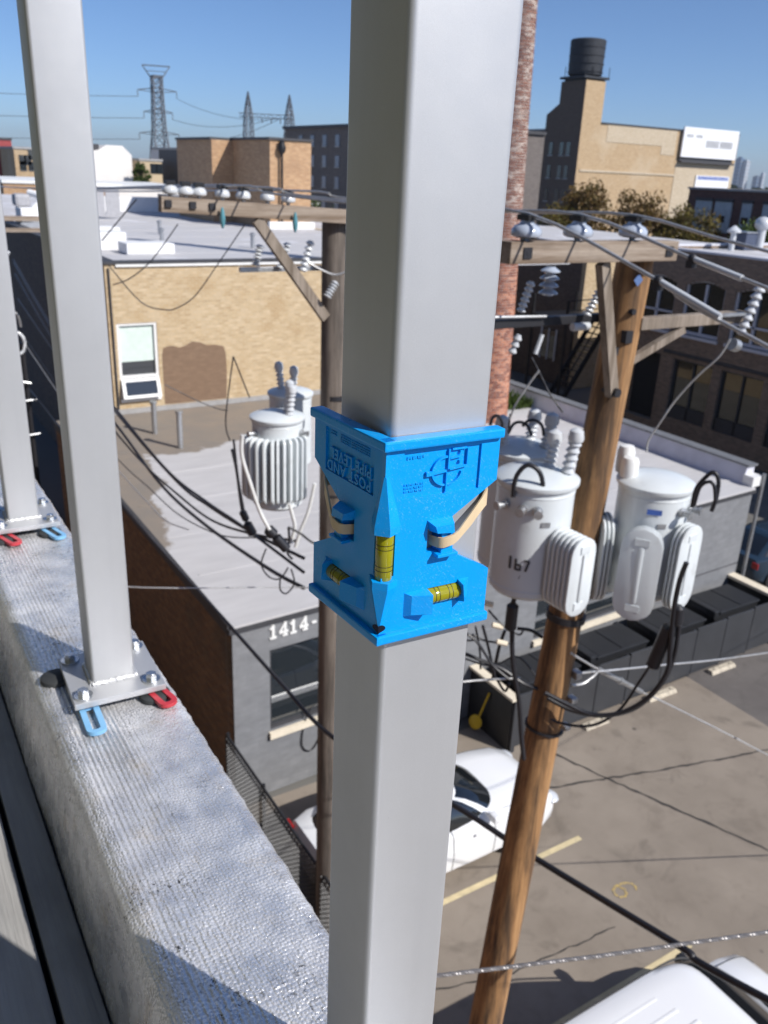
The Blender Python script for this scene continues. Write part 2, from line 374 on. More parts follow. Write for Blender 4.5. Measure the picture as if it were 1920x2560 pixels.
# ------------------------------------------------------------------ 1414 building
MAT['grey_block'] = M_brick('grey_painted_block', [(.20,.205,.215),(.215,.22,.23),(.23,.235,.245)], (.185,.19,.20), .40, .20, .008, .75, .25)
MAT['brown_brick'] = M_brick('brown_side_brick', [(.17,.09,.040),(.235,.125,.055),(.30,.17,.08)], (.15,.12,.09), stain=((.05,.06,.045), .5))
def M_roof(name, dark, light, bias, warm):
    t = NT(name); x, y, z = t.sep(); n = t.noise(.42, 6, .62, dist=.4)
    g = t.math('ADD', n, t.math('MULTIPLY', t.math('SUBTRACT', x, bias[0]), bias[1])); g = t.math('ADD', g, t.math('MULTIPLY', t.math('SUBTRACT', y, bias[2]), bias[3]))
    if len(bias) > 4:
        g = t.math('SUBTRACT', g, t.math('MULTIPLY', t.math('MAXIMUM', t.math('SUBTRACT', bias[4], x), 0.0), .45)); g = t.math('SUBTRACT', g, t.math('MULTIPLY', t.math('MAXIMUM', t.math('SUBTRACT', bias[5], y), 0.0), .5))
    c1 = t.ramp(t.noise((.8, 3.5, 1), 5), [(.3, tuple(k*.86 for k in light)), (.7, light)])
    c2 = t.ramp(t.noise(1.3, 6, .7), [(.3, dark), (.7, lerp(dark, warm, .6))])
    c = t.mix(t.ramp(g, [(.46, 0), (.50, 1)]), c2, c1); t.setp('Base Color', c); t.setp('Roughness', .8)
    t.bump(t.noise(40, 4), .3, .01); return t.m
MAT['roof1414'] = M_roof('patched_roof_coating', (.22,.195,.168), (.54,.53,.53), (5.6-11.4, .05, 19.6-18, -.13, 5.7-11.4, 12.1-18), (.30,.24,.18))
MAT['trim_grey'] = M_plain('grey_trim', (.16,.165,.175), .6)
MAT['flash'] = M_plain('dark_flashing', (.05,.05,.055), .6)
b1 = thing('commercial_building', (11.4,18,0), 'low grey painted building with patched flat roof and white 1414 numbers', 'building')
fy = lambda x: 11.417+(x-4.41)*.0417
FA = math.atan(.0417)
def wpt(x, out, z): return Vector((x+out*math.sin(FA), fy(x)-out*math.cos(FA), z))   # point on the front wall plane
mb = MB()
# front wall with two window openings, built from blocks
W1, W2 = (5.09, 7.3, 1.31, 2.94), (11.3, 14.45, 1.33, 2.94)
def wallbox(mb, x0, x1, z0, z1, o0=-.25, o1=0.0):
    p = [wpt(x0,o1,z0),wpt(x1,o1,z0),wpt(x1,o0,z0),wpt(x0,o0,z0)]; q = [Vector((a.x,a.y,z1)) for a in p]
    mb.add(p+q, [(3,2,1,0),(4,5,6,7),(0,1,5,4),(1,2,6,5),(2,3,7,6),(3,0,4,7)])
for x0, x1, z0, z1 in [(4.42,W1[0],0,3.45),(W1[1],W2[0],0,3.45),(W2[1],18.35,0,3.45),(W1[0],W1[1],0,W1[2]),(W1[0],W1[1],W1[3],3.45),(W2[0],W2[1],0,W2[2]),(W2[0],W2[1],W2[3],3.45)]: wallbox(mb, x0, x1, z0, z1)
mk('front_wall', mb, MAT['grey_block'], b1)
mk('side_wall', MB().box((4.41,11.45,0),(4.66,24.45,3.5)), MAT['brown_brick'], b1)
mb = MB(); mb.add([(18.1,12.2,0),(18.36,12.21,0),(18.36,24.4,0),(18.1,24.4,0),(18.1,12.2,3.45),(18.36,12.21,3.45),(18.36,24.4,3.45),(18.1,24.4,3.45)], [(3,2,1,0),(4,5,6,7),(0,1,5,4),(1,2,6,5),(2,3,7,6),(3,0,4,7)])
mk('side_wall', mb, MAT['grey_block'], b1)
mk('roof', MB().add([(4.4,11.40,3.45),(18.42,fy(18.42)-.02,3.45),(18.42,24.48,3.45),(4.4,24.48,3.45),(4.4,11.40,3.585),(18.42,fy(18.42)-.02,3.585),(18.42,24.48,3.585),(4.4,24.48,3.585)], [(3,2,1,0),(4,5,6,7),(0,1,5,4),(1,2,6,5),(2,3,7,6),(3,0,4,7)]), MAT['roof1414'], b1)
for k in range(6): mk('roof_seam', MB().box((4.6,13.4+k*1.85,3.5852),(18.3,13.46+k*1.85,3.593)), MAT['roof1414'], b1)
mk('roof_drain', MB().cyl((9.6,14.6,3.585),(9.6,14.6,3.60),.16,n=16), MAT['flash'], b1)
mb = MB(); wallbox(mb, 4.36, 18.44, 3.46, 3.54, -.02, .045); mk('roof_edge', mb, MAT['flash'], b1)
mk('roof_edge', MB().box((4.355,11.45,3.42),(4.42,24.4,3.60)), MAT['flash'], b1)
MAT['parapet_coat'] = M_plain('white_roof_coat', (.60,.60,.66), .7, var=.1, vs=2)
up = mk('parapet', MB().add([(18.35,12.35,3.58),(18.75,12.35,3.58),(18.75,24.4,3.58),(18.35,24.4,3.58),(18.47,12.35,4.02),(18.75,12.35,4.02),(18.75,24.4,4.02),(18.47,24.4,4.02)], [(3,2,1,0),(4,5,6,7),(0,1,5,4),(1,2,6,5),(2,3,7,6),(3,0,4,7)]), MAT['parapet_coat'], b1)
mk('coping', MB().box((18.44,12.30,4.022),(18.80,24.42,4.07)), MAT['trim_grey'], up)
mk('end_curb', MB().box((18.36,12.05,3.587),(18.72,12.345,3.84)), MAT['white_paint'], b1)
mk('downpipe', MB().cyl((18.72,12.02,.3),(18.72,12.02,3.9),.045,n=10), MAT['steel'], b1, smooth=40)
def window(parent, x0, x1, z0, z1, rail, frame, name='window'):
    mb = MB(); wallbox(mb, x0+.03, x1-.03, z0+.03, z1-.03, -.16, -.13); w = mk(name, mb, MAT['glass'], parent)
    mb = MB(); t = .055
    for a, b_, c, d in [(x0,x0+t,z0,z1),(x1-t,x1,z0,z1),(x0+t,x1-t,z0,z0+t),(x0+t,x1-t,z1-t,z1)]: wallbox(mb, a, b_, c, d, -.19, -.06)
    mk('frame', mb, frame, w)
    mb = MB(); wallbox(mb, x0+t, x1-t, rail-.03, rail+.03, -.17, -.075); mk('rail', mb, MAT['steel'], w)
    mb = MB(); wallbox(mb, x0-.03, x1+.06, z0-.13, z0-.003, -.2, .07); mk('sill', mb, MAT['cream'], w)
    return w
window(b1, *W1, 1.86, MAT['flash']); w2 = window(b1, *W2, 1.75, MAT['flash'])
mb = MB(); wallbox(mb, 12.85, 12.93, 1.39, 2.88, -.17, -.075); mk('mullion', mb, MAT['steel'], w2)
# a dark horizontal mortar groove and water-table line on the grey wall
mb = MB(); wallbox(mb, 14.9, 18.34, 1.55, 1.58, -.02, .004); mk('wall_groove', mb, MAT['flash'], b1)
# house number
def digit(ch, x, z, h):
    mb = MB(); s = h/.27
    def bar(p, q, w):
        a = wpt(x+p[0]*s, .012, z+p[1]*s); b = wpt(x+q[0]*s, .012, z+q[1]*s); mb.beam(a, b, .022, w*s, up=(b-a).cross(Vector((0,1,0))))
    if ch == '1': bar((.0,.01),(.0,.26),.05); bar((-.06,.018),(.06,.018),.036); bar((.0,.245),(-.055,.19),.035)
    if ch == '4': bar((.03,.0),(.03,.27),.048); bar((-.085,.085),(.085,.085),.04); bar((-.075,.09),(.03,.255),.035); bar((-.02,.018),(.075,.018),.034)
    if ch == '-': bar((-.045,.11),(.045,.11),.04)
    return mb
for ch, x in zip('1414-', (5.15,5.345,5.53,5.73,5.93)): mk('number', digit(ch, x, 3.155, .27), MAT['white_paint'], b1)
mk('service_cable', MB().tube([wpt(6.3,.02,1.55),wpt(5.85,.03,1.5),wpt(5.7,.03,.85),wpt(5.9,.03,.62),wpt(6.15,.03,1.0),wpt(6.3,.03,1.5)],.012,6,8), MAT['cable'], b1, smooth=60)
for (x, y, h) in [(6.55,22.2,.85),(6.75,20.7,.95)]:
    mk('vent_pipe', MB().cyl((x,y,3.58),(x,y,3.58+h),.075,n=12).cyl((x,y,3.58+h),(x,y,3.64+h),.10,n=12), MAT['steel'], b1, smooth=40)
# ------------------------------------------------------------------ round brick chimney
MAT['mortar'] = M_plain('pale_mortar', (.66,.60,.53), .95, var=.15, vs=20)
def M_chim():
    t = NT('chimney_brick'); oi = t.n.new('ShaderNodeObjectInfo'); gi = t.n.new('ShaderNodeNewGeometry')
    rd = t.math('FRACT', t.math('ADD', oi.outputs['Random'], gi.outputs['Random Per Island']))
    c = t.ramp(rd, [(.1, (.22,.08,.05)), (.5, (.37,.14,.08)), (.9, (.50,.22,.13))])
    x, y, z = t.sep(); hi = t.ramp(t.math('MULTIPLY', z, .1), [(.42, 0), (.62, .75)])
    c = t.mix(hi, c, (.19,.105,.085)); ef = t.math('MULTIPLY', t.ramp(t.noise((3.2, 3.2, 10), 4, .75), [(.50, 0), (.60, 1)]), t.ramp(t.math('MULTIPLY', z, .1), [(.40, .12), (.62, .85)])); c = t.mix(ef, c, (.58,.50,.44)); t.setp('Base Color', c); t.setp('Roughness', .9); t.bump(t.noise(50, 4), .5, .006); return t.m
MAT['chim'] = M_chim()
CX, CY, CZ0, CZ1 = 16.12, 19.9, 3.585, 20.0
ch = thing('brick_chimney', (CX,CY,CZ0), 'tall round red brick chimney rising behind the metal post', 'chimney')
rad = lambda z: .64-(z-CZ0)*.0225
mk('core', MB().lathe((CX,CY,CZ0), [(rad(CZ0)-.014,0),(rad(CZ1)-.014,CZ1-CZ0)], 40), MAT['mortar'], ch, smooth=40)
view = math.atan2(0-CY, 0-CX); bh = .0745; nc = int((CZ1-CZ0)/bh); rest = MB(); single = []
def brickbox(z, a0, a1, z1, ro):
    r0 = rad(z)-.06; vs = []
    for zz_ in (z, z1):
        for r in (r0, rad(zz_)+ro):
            for a in (a0, (a0+a1)/2, a1): vs.append((CX+r*math.cos(a), CY+r*math.sin(a), zz_))
    return vs, [(0,1,4,3),(1,2,5,4),(6,9,10,7),(7,10,11,8),(3,4,10,9),(4,5,11,10),(0,3,9,6),(2,8,11,5)]
for k in range(nc):
    z = CZ0+k*bh; nb = max(10, int(2*math.pi*rad(z)/.215)); off = (k % 2)*.5; hdr = (k % 6 == 5)
    if hdr: nb *= 2
    for i in range(nb):
        a0 = 2*math.pi*(i+off)/nb; a1 = 2*math.pi*(i+1+off)/nb; g = .020/rad(z)/2; am = (a0+a1)/2
        d = (am-view+math.pi) % (2*math.pi)-math.pi
        if abs(d) > 1.75: continue
        vs, fs = brickbox(z+.009, a0+g, a1-g, z+bh-.009, random.uniform(-.002, .004))
        if 0.05 < d < 1.5 and len(single) < 300 and z < 9.6: single.append((vs, fs))
        else: rest.add(vs, fs)
mk('brick_courses', rest, MAT['chim'], ch, kind='stuff')
for vs, fs in single: mk('brick', MB().add(vs, fs), MAT['chim'], ch)
# ------------------------------------------------------------------ yellow brick building behind
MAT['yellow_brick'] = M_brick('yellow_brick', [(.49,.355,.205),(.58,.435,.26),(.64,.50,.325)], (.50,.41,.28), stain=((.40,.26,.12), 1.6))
MAT['shade_brick'] = M_brick('brown_shade_brick', [(.10,.066,.05),(.135,.092,.068),(.175,.12,.088)], (.14,.12,.10))  # brown brick, also the painted-dark copy for walls in shade
MAT['roofwhite'] = M_roof('white_roof_membrane', (.50,.50,.52), (.64,.64,.67), (10, .0, 30, .004), (.5,.48,.46))
b2 = thing('brick_building', (12.8,40,0), 'long yellow brick building with white flat roof and one tilted window', 'building')
X0, X1, YF, ZT = 6.1, 19.6, 24.5, 7.80
wx0, wx1, wz0, wz1 = 6.31, 7.46, 4.02, 6.18
mb = MB()
for a, b_ in [((X0,YF,0),(wx0,YF+.3,ZT)),((wx1,YF,0),(X1,YF+.3,ZT)),((wx0,YF,0),(wx1,YF+.3,wz0)),((wx0,YF,wz1),(wx1,YF+.3,ZT))]: mb.box(a, b_)
mk('front_wall', mb, MAT['yellow_brick'], b2)
mk('side_wall', MB().box((X0,YF+.302,0),(X0+.3,70,ZT)), MAT['shade_brick'], b2)  # darker brick paints the shade of this wall
mk('side_wall', MB().box((X1-.3,YF+.302,0),(X1,70,ZT)), MAT['yellow_brick'], b2)
mk('roof', MB().box((X0+.31,YF+.31,ZT-.3),(23.5,70,ZT-.03)), MAT['roofwhite'], b2)
for k in range(7): mk('roof_seam', MB().box((X0+.4,27.5+k*3.1,ZT-.029),(19.2,27.6+k*3.1,ZT-.018)), MAT['roofwhite'], b2)
for (x, y) in ((9.8,31.0),(12.4,29.0),(11.0,35.0)): mk('vent_pipe', MB().cyl((x,y,ZT-.03),(x,y,ZT+.4),.07,n=10).lathe((x,y,ZT+.4),[(.1,0),(.1,.06),(.02,.1)],10), MAT['steel'], b2, smooth=40)
cp = mk('coping', MB().box((X0-.04,YF-.05,ZT+.002),(X1+.04,YF+.36,ZT+.07)).box((X0-.04,YF+.362,ZT+.002),(X0+.36,69.9,ZT+.07)), MAT['flash'], b2)
mk('gutter_line', MB().box((X0+.3,YF-.056,ZT-.07),(X1-.5,YF-.003,ZT-.003)), MAT['white_paint'], b2)
w = mk('window', MB().box((wx0+.05,YF+.12,wz0+.62),(wx1-.05,YF+.14,wz1-.05)), MAT['glass'], b2)
MAT['blind'] = M_plain('mint_blind', (.62,.72,.66), .7, var=.06)
mk('blind', MB().box((wx0+.08,YF+.095,wz0+1.05),(wx1-.08,YF+.115,wz1-.07)), MAT['blind'], w)
fr = MB()
for a, b_ in [((wx0,YF+.02,wz0),(wx0+.08,YF+.17,wz1)),((wx1-.08,YF+.02,wz0),(wx1,YF+.17,wz1)),((wx0+.08,YF+.02,wz1-.07),(wx1-.08,YF+.17,wz1)),((wx0+.08,YF+.02,wz0+.58),(wx1-.08,YF+.17,wz0+.66)),((wx0-.02,YF-.05,wz0-.1),(wx1+.02,YF+.17,wz0-.002))]: fr.box(a, b_)
mk('frame', fr, MAT['white_paint'], w)
R_ = Matrix.Translation((0,YF-.02,wz0+.57)) @ Matrix.Rotation(math.radians(-18), 4, 'X') @ Matrix.Translation((0,-(YF-.02),-(wz0+.57)))
ho = MB()
for a, b_ in [((wx0+.02,YF-.05,wz0),(wx0+.12,YF,wz0+.57)),((wx1-.12,YF-.05,wz0),(wx1-.02,YF,wz0+.57)),((wx0+.12,YF-.05,wz0),(wx1-.12,YF,wz0+.09)),((wx0+.12,YF-.05,wz0+.48),(wx1-.12,YF,wz0+.57))]: ho.box(a, b_)
sash = mk('hopper_sash', ho.xf(R_), MAT['white_paint'], w)
mk('pane', MB().box((wx0+.12,YF-.03,wz0+.09),(wx1-.12,YF-.02,wz0+.48)).xf(R_), MAT['glass'], sash)
MAT['patch'] = M_brick('brown_paint_patch', [(.21,.135,.085),(.23,.15,.095),(.25,.165,.105)], (.20,.13,.085), bump=.3)
pp = [(7.58,3.74),(9.53,3.74),(9.56,4.6),(9.54,5.15),(9.47,5.36),(9.2,5.42),(8.95,5.42),(8.75,5.52),(8.5,5.56),(8.3,5.46),(8.1,5.40),(7.95,5.46),(7.78,5.47),(7.62,5.42),(7.57,5.2)]
mk('paint_patch', MB().add([(x,YF-.006,z) for x, z in pp]+[(x,YF+.05,z) for x, z in pp], [tuple(range(len(pp)))]+[(i,(i+1)%len(pp),(i+1)%len(pp)+len(pp),i+len(pp)) for i in range(len(pp))]), MAT['patch'], b2)
mk('conduit', MB().cyl((6.2,YF-.03,3.6),(6.2,YF-.03,7.7),.03,n=8), MAT['flash'], b2)
MAT['lead'] = M_plain('grey_base_flashing', (.34,.335,.33), .7)
mk('base_flashing', MB().box((6.0,YF-.12,3.59),(18.3,YF-.003,3.72)), MAT['lead'], b2)
# things on that roof
MAT['wrap'] = M_plain('white_wrapped_bundle', (.80,.80,.80), .6, var=.05)
for (x0, x1, y0, y1, h, lb) in [(6.9,7.9,28.6,29.6,.55,'taller white roof curb box near the yellow building\'s left end'),(7.5,9.0,27.2,28.2,.33,'low long white curb box on the yellow building\'s roof edge'),(7.7,8.5,31.5,32.3,.5,'small white curb box behind the other two on the white roof')]:
    tag(mk('roof_curb', MB().bbox((x0,y0,ZT-.025),(x1,y1,ZT-.03+h),.03), MAT['wrap']), lb, 'roof box', 'white boxes on the flat roof')
b3 = thing('penthouse', (17.6,41,7.77), 'orange brick rooftop penthouse with stepped walls and black mast', 'rooftop structure')
MAT['orange_brick'] = M_brick('orange_brick', [(.42,.235,.12),(.52,.31,.16),(.60,.38,.21)], (.45,.33,.22), stain=((.34,.19,.10), 1.2))
mk('front_wall', MB().box((17.14,38,7.775),(19.2,42.4,11.55)), MAT['orange_brick'], b3)
mk('rear_wall', MB().box((16.08,42.402,7.775),(21.0,47.5,11.53)), MAT['orange_brick'], b3)
mk('coping', MB().box((17.06,37.93,11.552),(19.28,42.40,11.66)).box((16.0,42.403,11.532),(21.06,47.5,11.64)), MAT['flash'], b3)
ms = mk('mast', MB().cyl((17.66,37.85,7.775),(17.66,37.85,11.0),.055,n=10).lathe((17.66,37.85,10.95),[(.05,0),(.17,.16),(.19,.3),(.13,.45),(.13,.55),(.02,.62)],12), MAT['black'], b3, smooth=40)
mk('base_curb', MB().box((17.0,37.75,7.775),(19.3,37.98,8.1)), MAT['white_paint'], b3)
# low screen wall and curbs on the roof, left of the penthouse
MAT['screen'] = M_plain('grey_screen_panel', (.38,.38,.40), .6, var=.1)
sc = thing('roof_screen', (10.2,44,7.77), 'grey louvred screen enclosing equipment on the white roof', 'equipment screen')
for k in range(5): mk('screen_panel', MB().box((8.4+k*.72,44,7.9),(8.4+k*.72+.66,44.06,9.2)), MAT['screen'], sc)
mk('screen_rail', MB().box((8.3,43.93,9.22),(12.1,44.13,9.36)), MAT['white_paint'], sc)
tag(mk('roof_parapet', MB().bbox((12.6,50,7.775),(16.0,50.6,8.55),.03), MAT['wrap']), 'low white parapet segment at the back of the white roof', 'parapet')
hv = thing('air_handler', (6.95,38.8,7.77), 'large grey rooftop air handler with rounded duct elbow between the two left posts', 'air handler')
mk('cabinet', MB().bbox((6.45,38.4,7.98),(7.15,39.6,8.5),.05), MAT['wrap'], hv)
mk('upper_box', MB().bbox((6.4,39.1,8.52),(7.0,39.9,9.0),.12), MAT['screen'], hv)
mk('duct', MB().tube([(7.0,38.7,8.45),(7.25,38.7,8.7),(7.3,38.9,8.95),(7.0,39.3,9.05)],.14,10,6), MAT['wrap'], hv, smooth=60)
mks('rail', [MB().box((6.4,38.3,7.775),(7.4,38.4,7.95)), MB().box((6.4,39.5,7.775),(7.4,39.6,7.95))], MAT['steel'], hv)
# ------------------------------------------------------------------ brown brick building with arched windows (right)
MAT['brown_face'] = M_brick('brown_face_brick', [(.20,.135,.092),(.27,.185,.128),(.34,.235,.165)], (.24,.20,.16))
MAT['lav'] = M_plain('grey_white_frame', (.62,.62,.66), .5, var=.05)
b4 = thing('brick_building', (36,10,0), 'two storey brown brick building with arched white windows and white roof', 'building')
FX = 30.0; ZB = 7.9; Y0, Y1 = 5.0, 27.4
ups = [(25.1,27.1),(22.63,24.63),(20.16,22.16),(17.69,19.69),(15.2,17.2)]; lows = [(22.57,24.62),(20.14,22.15),(17.67,19.68),(15.2,17.2)]
mb = MB()
def fbox(y0, y1, z0, z1, x0=FX, x1=FX+.35): mb.box((x0,y0,z0),(x1,y1,z1))
fbox(Y0,Y1,6.95,ZB); fbox(Y0,Y1,3.82,4.58); fbox(Y0,Y1,0,.55)
def piers(ws, z0, z1):
    e = sorted(ws); c = Y0
    for a, b_ in e:
        if a-c > .02: fbox(c, a, z0, z1)
        c = b_
    if Y1-c > .02: fbox(c, Y1, z0, z1)
piers(ups, 4.58, 6.95); piers(lows+[(25.35,27.2)], .55, 3.82)
for a, b_ in lows: fbox(a, b_, .55, .95); fbox(a, b_, 3.5, 3.82)
fbox(25.35,27.2,3.55,3.82)
for a, b_ in ups:      # brick spandrel above the arch
    n = 10; c = (a+b_)/2; h = (b_-a)/2
    for k in range(n):
        t0, t1 = -1+2*k/n, -1+2*(k+1)/n; zz0 = 6.62+.22*(1-max(abs(t0), abs(t1))**2)
        fbox(c+t0*h, c+t1*h, zz0, 6.95)
mk('front_wall', mb, MAT['brown_face'], b4)
mks('side_wall', [MB().box((FX+.352,Y1-.35,0),(43,Y1,ZB)), MB().box((FX+.352,Y0,0),(43,Y0+.3,ZB))], MAT['brown_face'], b4)
mk('roof', MB().box((FX+.355,Y0+.31,ZB-.5),(43,Y1-.355,ZB-.12)), MAT['roofwhite'], b4)
mk('coping', MB().box((FX-.05,Y0,ZB+.002),(FX+.40,Y1+.04,ZB+.09)).box((FX+.402,Y1-.36,ZB+.002),(43,Y1+.04,ZB+.09)).box((42.6,Y0,ZB-.4),(43.2,Y1-.37,ZB+.25)), MAT['lav'], b4)
mk('belt_course', MB().box((FX-.05,Y0,3.66),(FX-.002,25.2,3.80)), MAT['flash'], b4)
mk('inner_floor', MB().box((FX+.9,Y0+.4,3.7),(FX+6,Y1-.4,3.8)).box((FX+1.6,Y0+.4,.02),(FX+1.8,Y1-.4,7.2)), MAT['near_black'], b4)
MAT['amber_glass'] = M_glass('reflecting_window_glass', (.03,.028,.022), .02)
for a, b_ in ups:
    w = mk('window', MB().box((FX+.20,a+.04,4.62),(FX+.22,b_-.04,6.9)), MAT['amber_glass'], b4)
    f = MB(); t = .09
    for y0, y1, z0, z1 in [(a,a+t,4.60,6.68),(b_-t,b_,4.60,6.68),(a+t,b_-t,4.60,4.72),((a+b_)/2-.05,(a+b_)/2+.05,4.72,6.7),(a+t,b_-t,5.32,5.40)]: f.box((FX+.10,y0,z0),(FX+.19,y1,z1))
    n = 12; c = (a+b_)/2; h = (b_-a)/2
    for k in range(n):
        t0, t1 = -1+2*k/n, -1+2*(k+1)/n
        f.add([(FX+.09,c+t0*h,6.56+.22*(1-t0*t0)),(FX+.09,c+t1*h,6.56+.22*(1-t1*t1)),(FX+.09,c+t1*h,6.70+.22*(1-t1*t1)),(FX+.09,c+t0*h,6.70+.22*(1-t0*t0)),
               (FX+.19,c+t0*h,6.56+.22*(1-t0*t0)),(FX+.19,c+t1*h,6.56+.22*(1-t1*t1)),(FX+.19,c+t1*h,6.70+.22*(1-t1*t1)),(FX+.19,c+t0*h,6.70+.22*(1-t0*t0))], [(0,1,2,3),(7,6,5,4),(0,4,5,1),(3,2,6,7)])
    mk('frame', f, MAT['lav'], w); mk('sill', MB().box((FX-.10,a-.05,4.46),(FX+.19,b_+.05,4.578)), MAT['lav'], w)
for a, b_ in lows:
    w = mk('window', MB().box((FX+.20,a+.04,1.0),(FX+.22,b_-.04,3.46)), MAT['amber_glass'], b4)
    f = MB()
    for y0, y1, z0, z1 in [(a,a+.07,.95,3.5),(b_-.07,b_,.95,3.5),((a+b_)/2-.035,(a+b_)/2+.035,.95,3.5),(a,b_,3.43,3.5),(a,b_,.95,1.5)]: f.box((FX+.12,y0,z0),(FX+.19,y1,z1))
    mk('frame', f, MAT['flash'], w)
mk('opening_shade', MB().box((FX+.4,25.4,0),(FX+.5,27.1,3.5)), MAT['near_black'], b4)  # near-black panel stands in for shade inside the opening
def vent(x, y, z, h, r, kind, lb):
    t = thing('roof_vent', (x,y,z), lb, 'roof vent', 'vents on the white roof')
    mk('pipe', MB().cyl((x,y,z),(x,y,z+h),r,n=12), MAT['porcelain'], t, smooth=40)
    if kind == 'cap': mk('cap', MB().lathe((x,y,z+h),[(r*1.1,0),(r*2.3,.03),(r*2.3,.12),(r*.4,.32)],14), MAT['porcelain'], t, smooth=40)
    if kind == 'hook': mk('cap', MB().tube([(x,y,z+h-.05),(x,y,z+h+.12),(x+.05,y-.12,z+h+.22),(x+.1,y-.28,z+h+.16),(x+.1,y-.3,z+h+.02)],r,8,5), MAT['porcelain'], t, smooth=50)
    if kind == 'ball': mk('cap', MB().ball((x,y,z+h+r*1.3),r*1.9,12,(1,1,.85)), MAT['porcelain'], t, smooth=60)
ZR = ZB-.115
vent(34.4,27.0-.9,ZR,.75,.13,'cap','leftmost white capped pipe vent on the white roof'); vent(36.2,26.0,ZR,.9,.2,'ball','fat round topped turbine vent in the middle of the roof vents')
vent(36.8,25.6,ZR,.95,.16,'cap','ribbed capped vent just right of the turbine vent'); vent(37.5,25.3,ZR,.8,.07,'cap','thin pipe vent right of the ribbed vent'); vent(37.9,24.3,ZR,.8,.12,'hook','white gooseneck vent pipe at the right of the roof')
rt = thing('rooftop_unit', (35.9,26.2,ZR), 'dark blue-grey rooftop cabinet behind the round vent', 'rooftop unit')
MAT['navy'] = M_plain('navy_cabinet', (.06,.075,.12), .5); mk('cabinet', MB().bbox((35.2,26.0,ZR),(36.0,26.8,ZR+.75),.03), MAT['navy'], rt); mk('lid', MB().bbox((35.15,25.95,ZR+.752),(36.05,26.85,ZR+.8),.02), MAT['steel'], rt)
# annex beyond it: narrow sunlit tan wall and shaded side
b5 = thing('brick_annex', (37,36,0), 'tan brick annex with a thin sunlit wall seen beside the right pole', 'building')
mk('front_wall', MB().box((32.42,33,0),(43,33.3,7.40)), MAT['yellow_brick'], b5); mk('side_wall', MB().box((32.42,33.302,0),(32.72,50,7.40)), MAT['shade_brick'], b5)  # side wall gets the shade-darkened brick
mk('roof', MB().box((32.73,33.31,7.1),(43,50,7.38)), MAT['roofwhite'], b5); mk('coping', MB().box((32.36,32.95,7.402),(43,33.36,7.45)).box((32.36,33.362,7.402),(32.78,50,7.45)), MAT['lav'], b5)
w = mk('window', MB().box((32.36,34.6,1.3),(32.418,35.7,2.8)), MAT['glass'], b5); mk('frame', MB().box((32.33,34.5,1.2),(32.357,34.62,2.9)).box((32.33,35.1,1.2),(32.357,35.2,2.9)).box((32.33,35.68,1.2),(32.357,35.8,2.9)), MAT['lav'], w)
# dark shed and steel stair frame in the shaded yard
b6 = thing('yard_building', (24,44,0), 'dark brick rear building closing the shaded back yard', 'building')
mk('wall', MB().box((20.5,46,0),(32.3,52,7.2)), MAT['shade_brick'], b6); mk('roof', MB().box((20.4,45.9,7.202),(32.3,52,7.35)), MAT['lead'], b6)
for x in (22.5,25.0,27.5,30.0):
    w = mk('window', MB().box((x,45.93,3.8),(x+1.1,45.998,5.6)), MAT['glass'], b6); mk('frame', MB().box((x-.06,45.90,3.72),(x+1.16,45.94,3.8)).box((x-.06,45.90,5.6),(x+1.16,45.94,5.68)), MAT['lav'], w)
st = thing('fire_stair', (29.6,31.5,0), 'black steel fire stair in the shaded yard behind the chimney', 'stair')
for (x, y) in [(28.8,30.2),(31.6,30.2),(28.8,32.6),(31.6,32.6)]: mk('leg', MB().box((x,y,0),(x+.1,y+.1,5.2)), MAT['black'], st)
mk('landing', MB().box((28.7,30.1,4.2),(31.8,32.7,4.3)), MAT['black'], st); mk('stringer', MB().beam((28.9,30.15,.1),(31.6,30.15,4.2),.08,.25).beam((28.9,31.15,.1),(31.6,31.15,4.2),.08,.25), MAT['black'], st)
for k in range(14): mk('tread', MB().box((28.9+k*.19,30.2,.3+k*.285),(29.15+k*.19,31.1,.33+k*.285)), MAT['black'], st)
mk('railing', MB().beam((28.7,30.1,5.2),(31.8,30.1,5.2),.05,.05).beam((28.9,30.1,1.1),(31.6,30.1,5.2),.05,.05).beam((28.7,30.1,4.75),(31.8,30.1,4.75),.04,.04), MAT['black'], st)
# ------------------------------------------------------------------ far buildings
def K(p, s=1.3): return Vector((p[0]*s, p[1]*s, 10.5+(p[2]-10.5)*s))
MAT['tan_brick'] = M_brick('tan_brick', [(.42,.285,.155),(.50,.35,.20),(.56,.41,.25)], (.46,.36,.24), .3, .1, stain=((.56,.46,.33), .16))
MAT['tank'] = M_plain('black_tank_wood', (.022,.026,.034), .7, var=.3, vs=3)
b7 = thing('warehouse', (108,104,0), 'tall tan brick warehouse with corner tower and rooftop billboard', 'building')
yF = 97.5; xC = 91.4; xE = 125.5
mk('front_wall', MB().box((95.1,yF,0),(xE,yF+.5,17.9)), MAT['tan_brick'], b7)
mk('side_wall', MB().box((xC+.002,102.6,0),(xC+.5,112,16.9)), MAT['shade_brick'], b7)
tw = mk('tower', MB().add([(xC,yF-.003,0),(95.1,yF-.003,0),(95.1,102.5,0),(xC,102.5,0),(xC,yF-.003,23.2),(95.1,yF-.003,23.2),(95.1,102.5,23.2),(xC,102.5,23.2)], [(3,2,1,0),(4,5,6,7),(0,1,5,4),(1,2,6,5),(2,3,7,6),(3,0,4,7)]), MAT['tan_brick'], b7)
mk('tower_shade_slab', MB().box((xC-.03,yF+.02,0),(xC-.002,102.49,23.18)), MAT['shade_brick'], b7)  # thin dark slab painting shade over the same tan brick
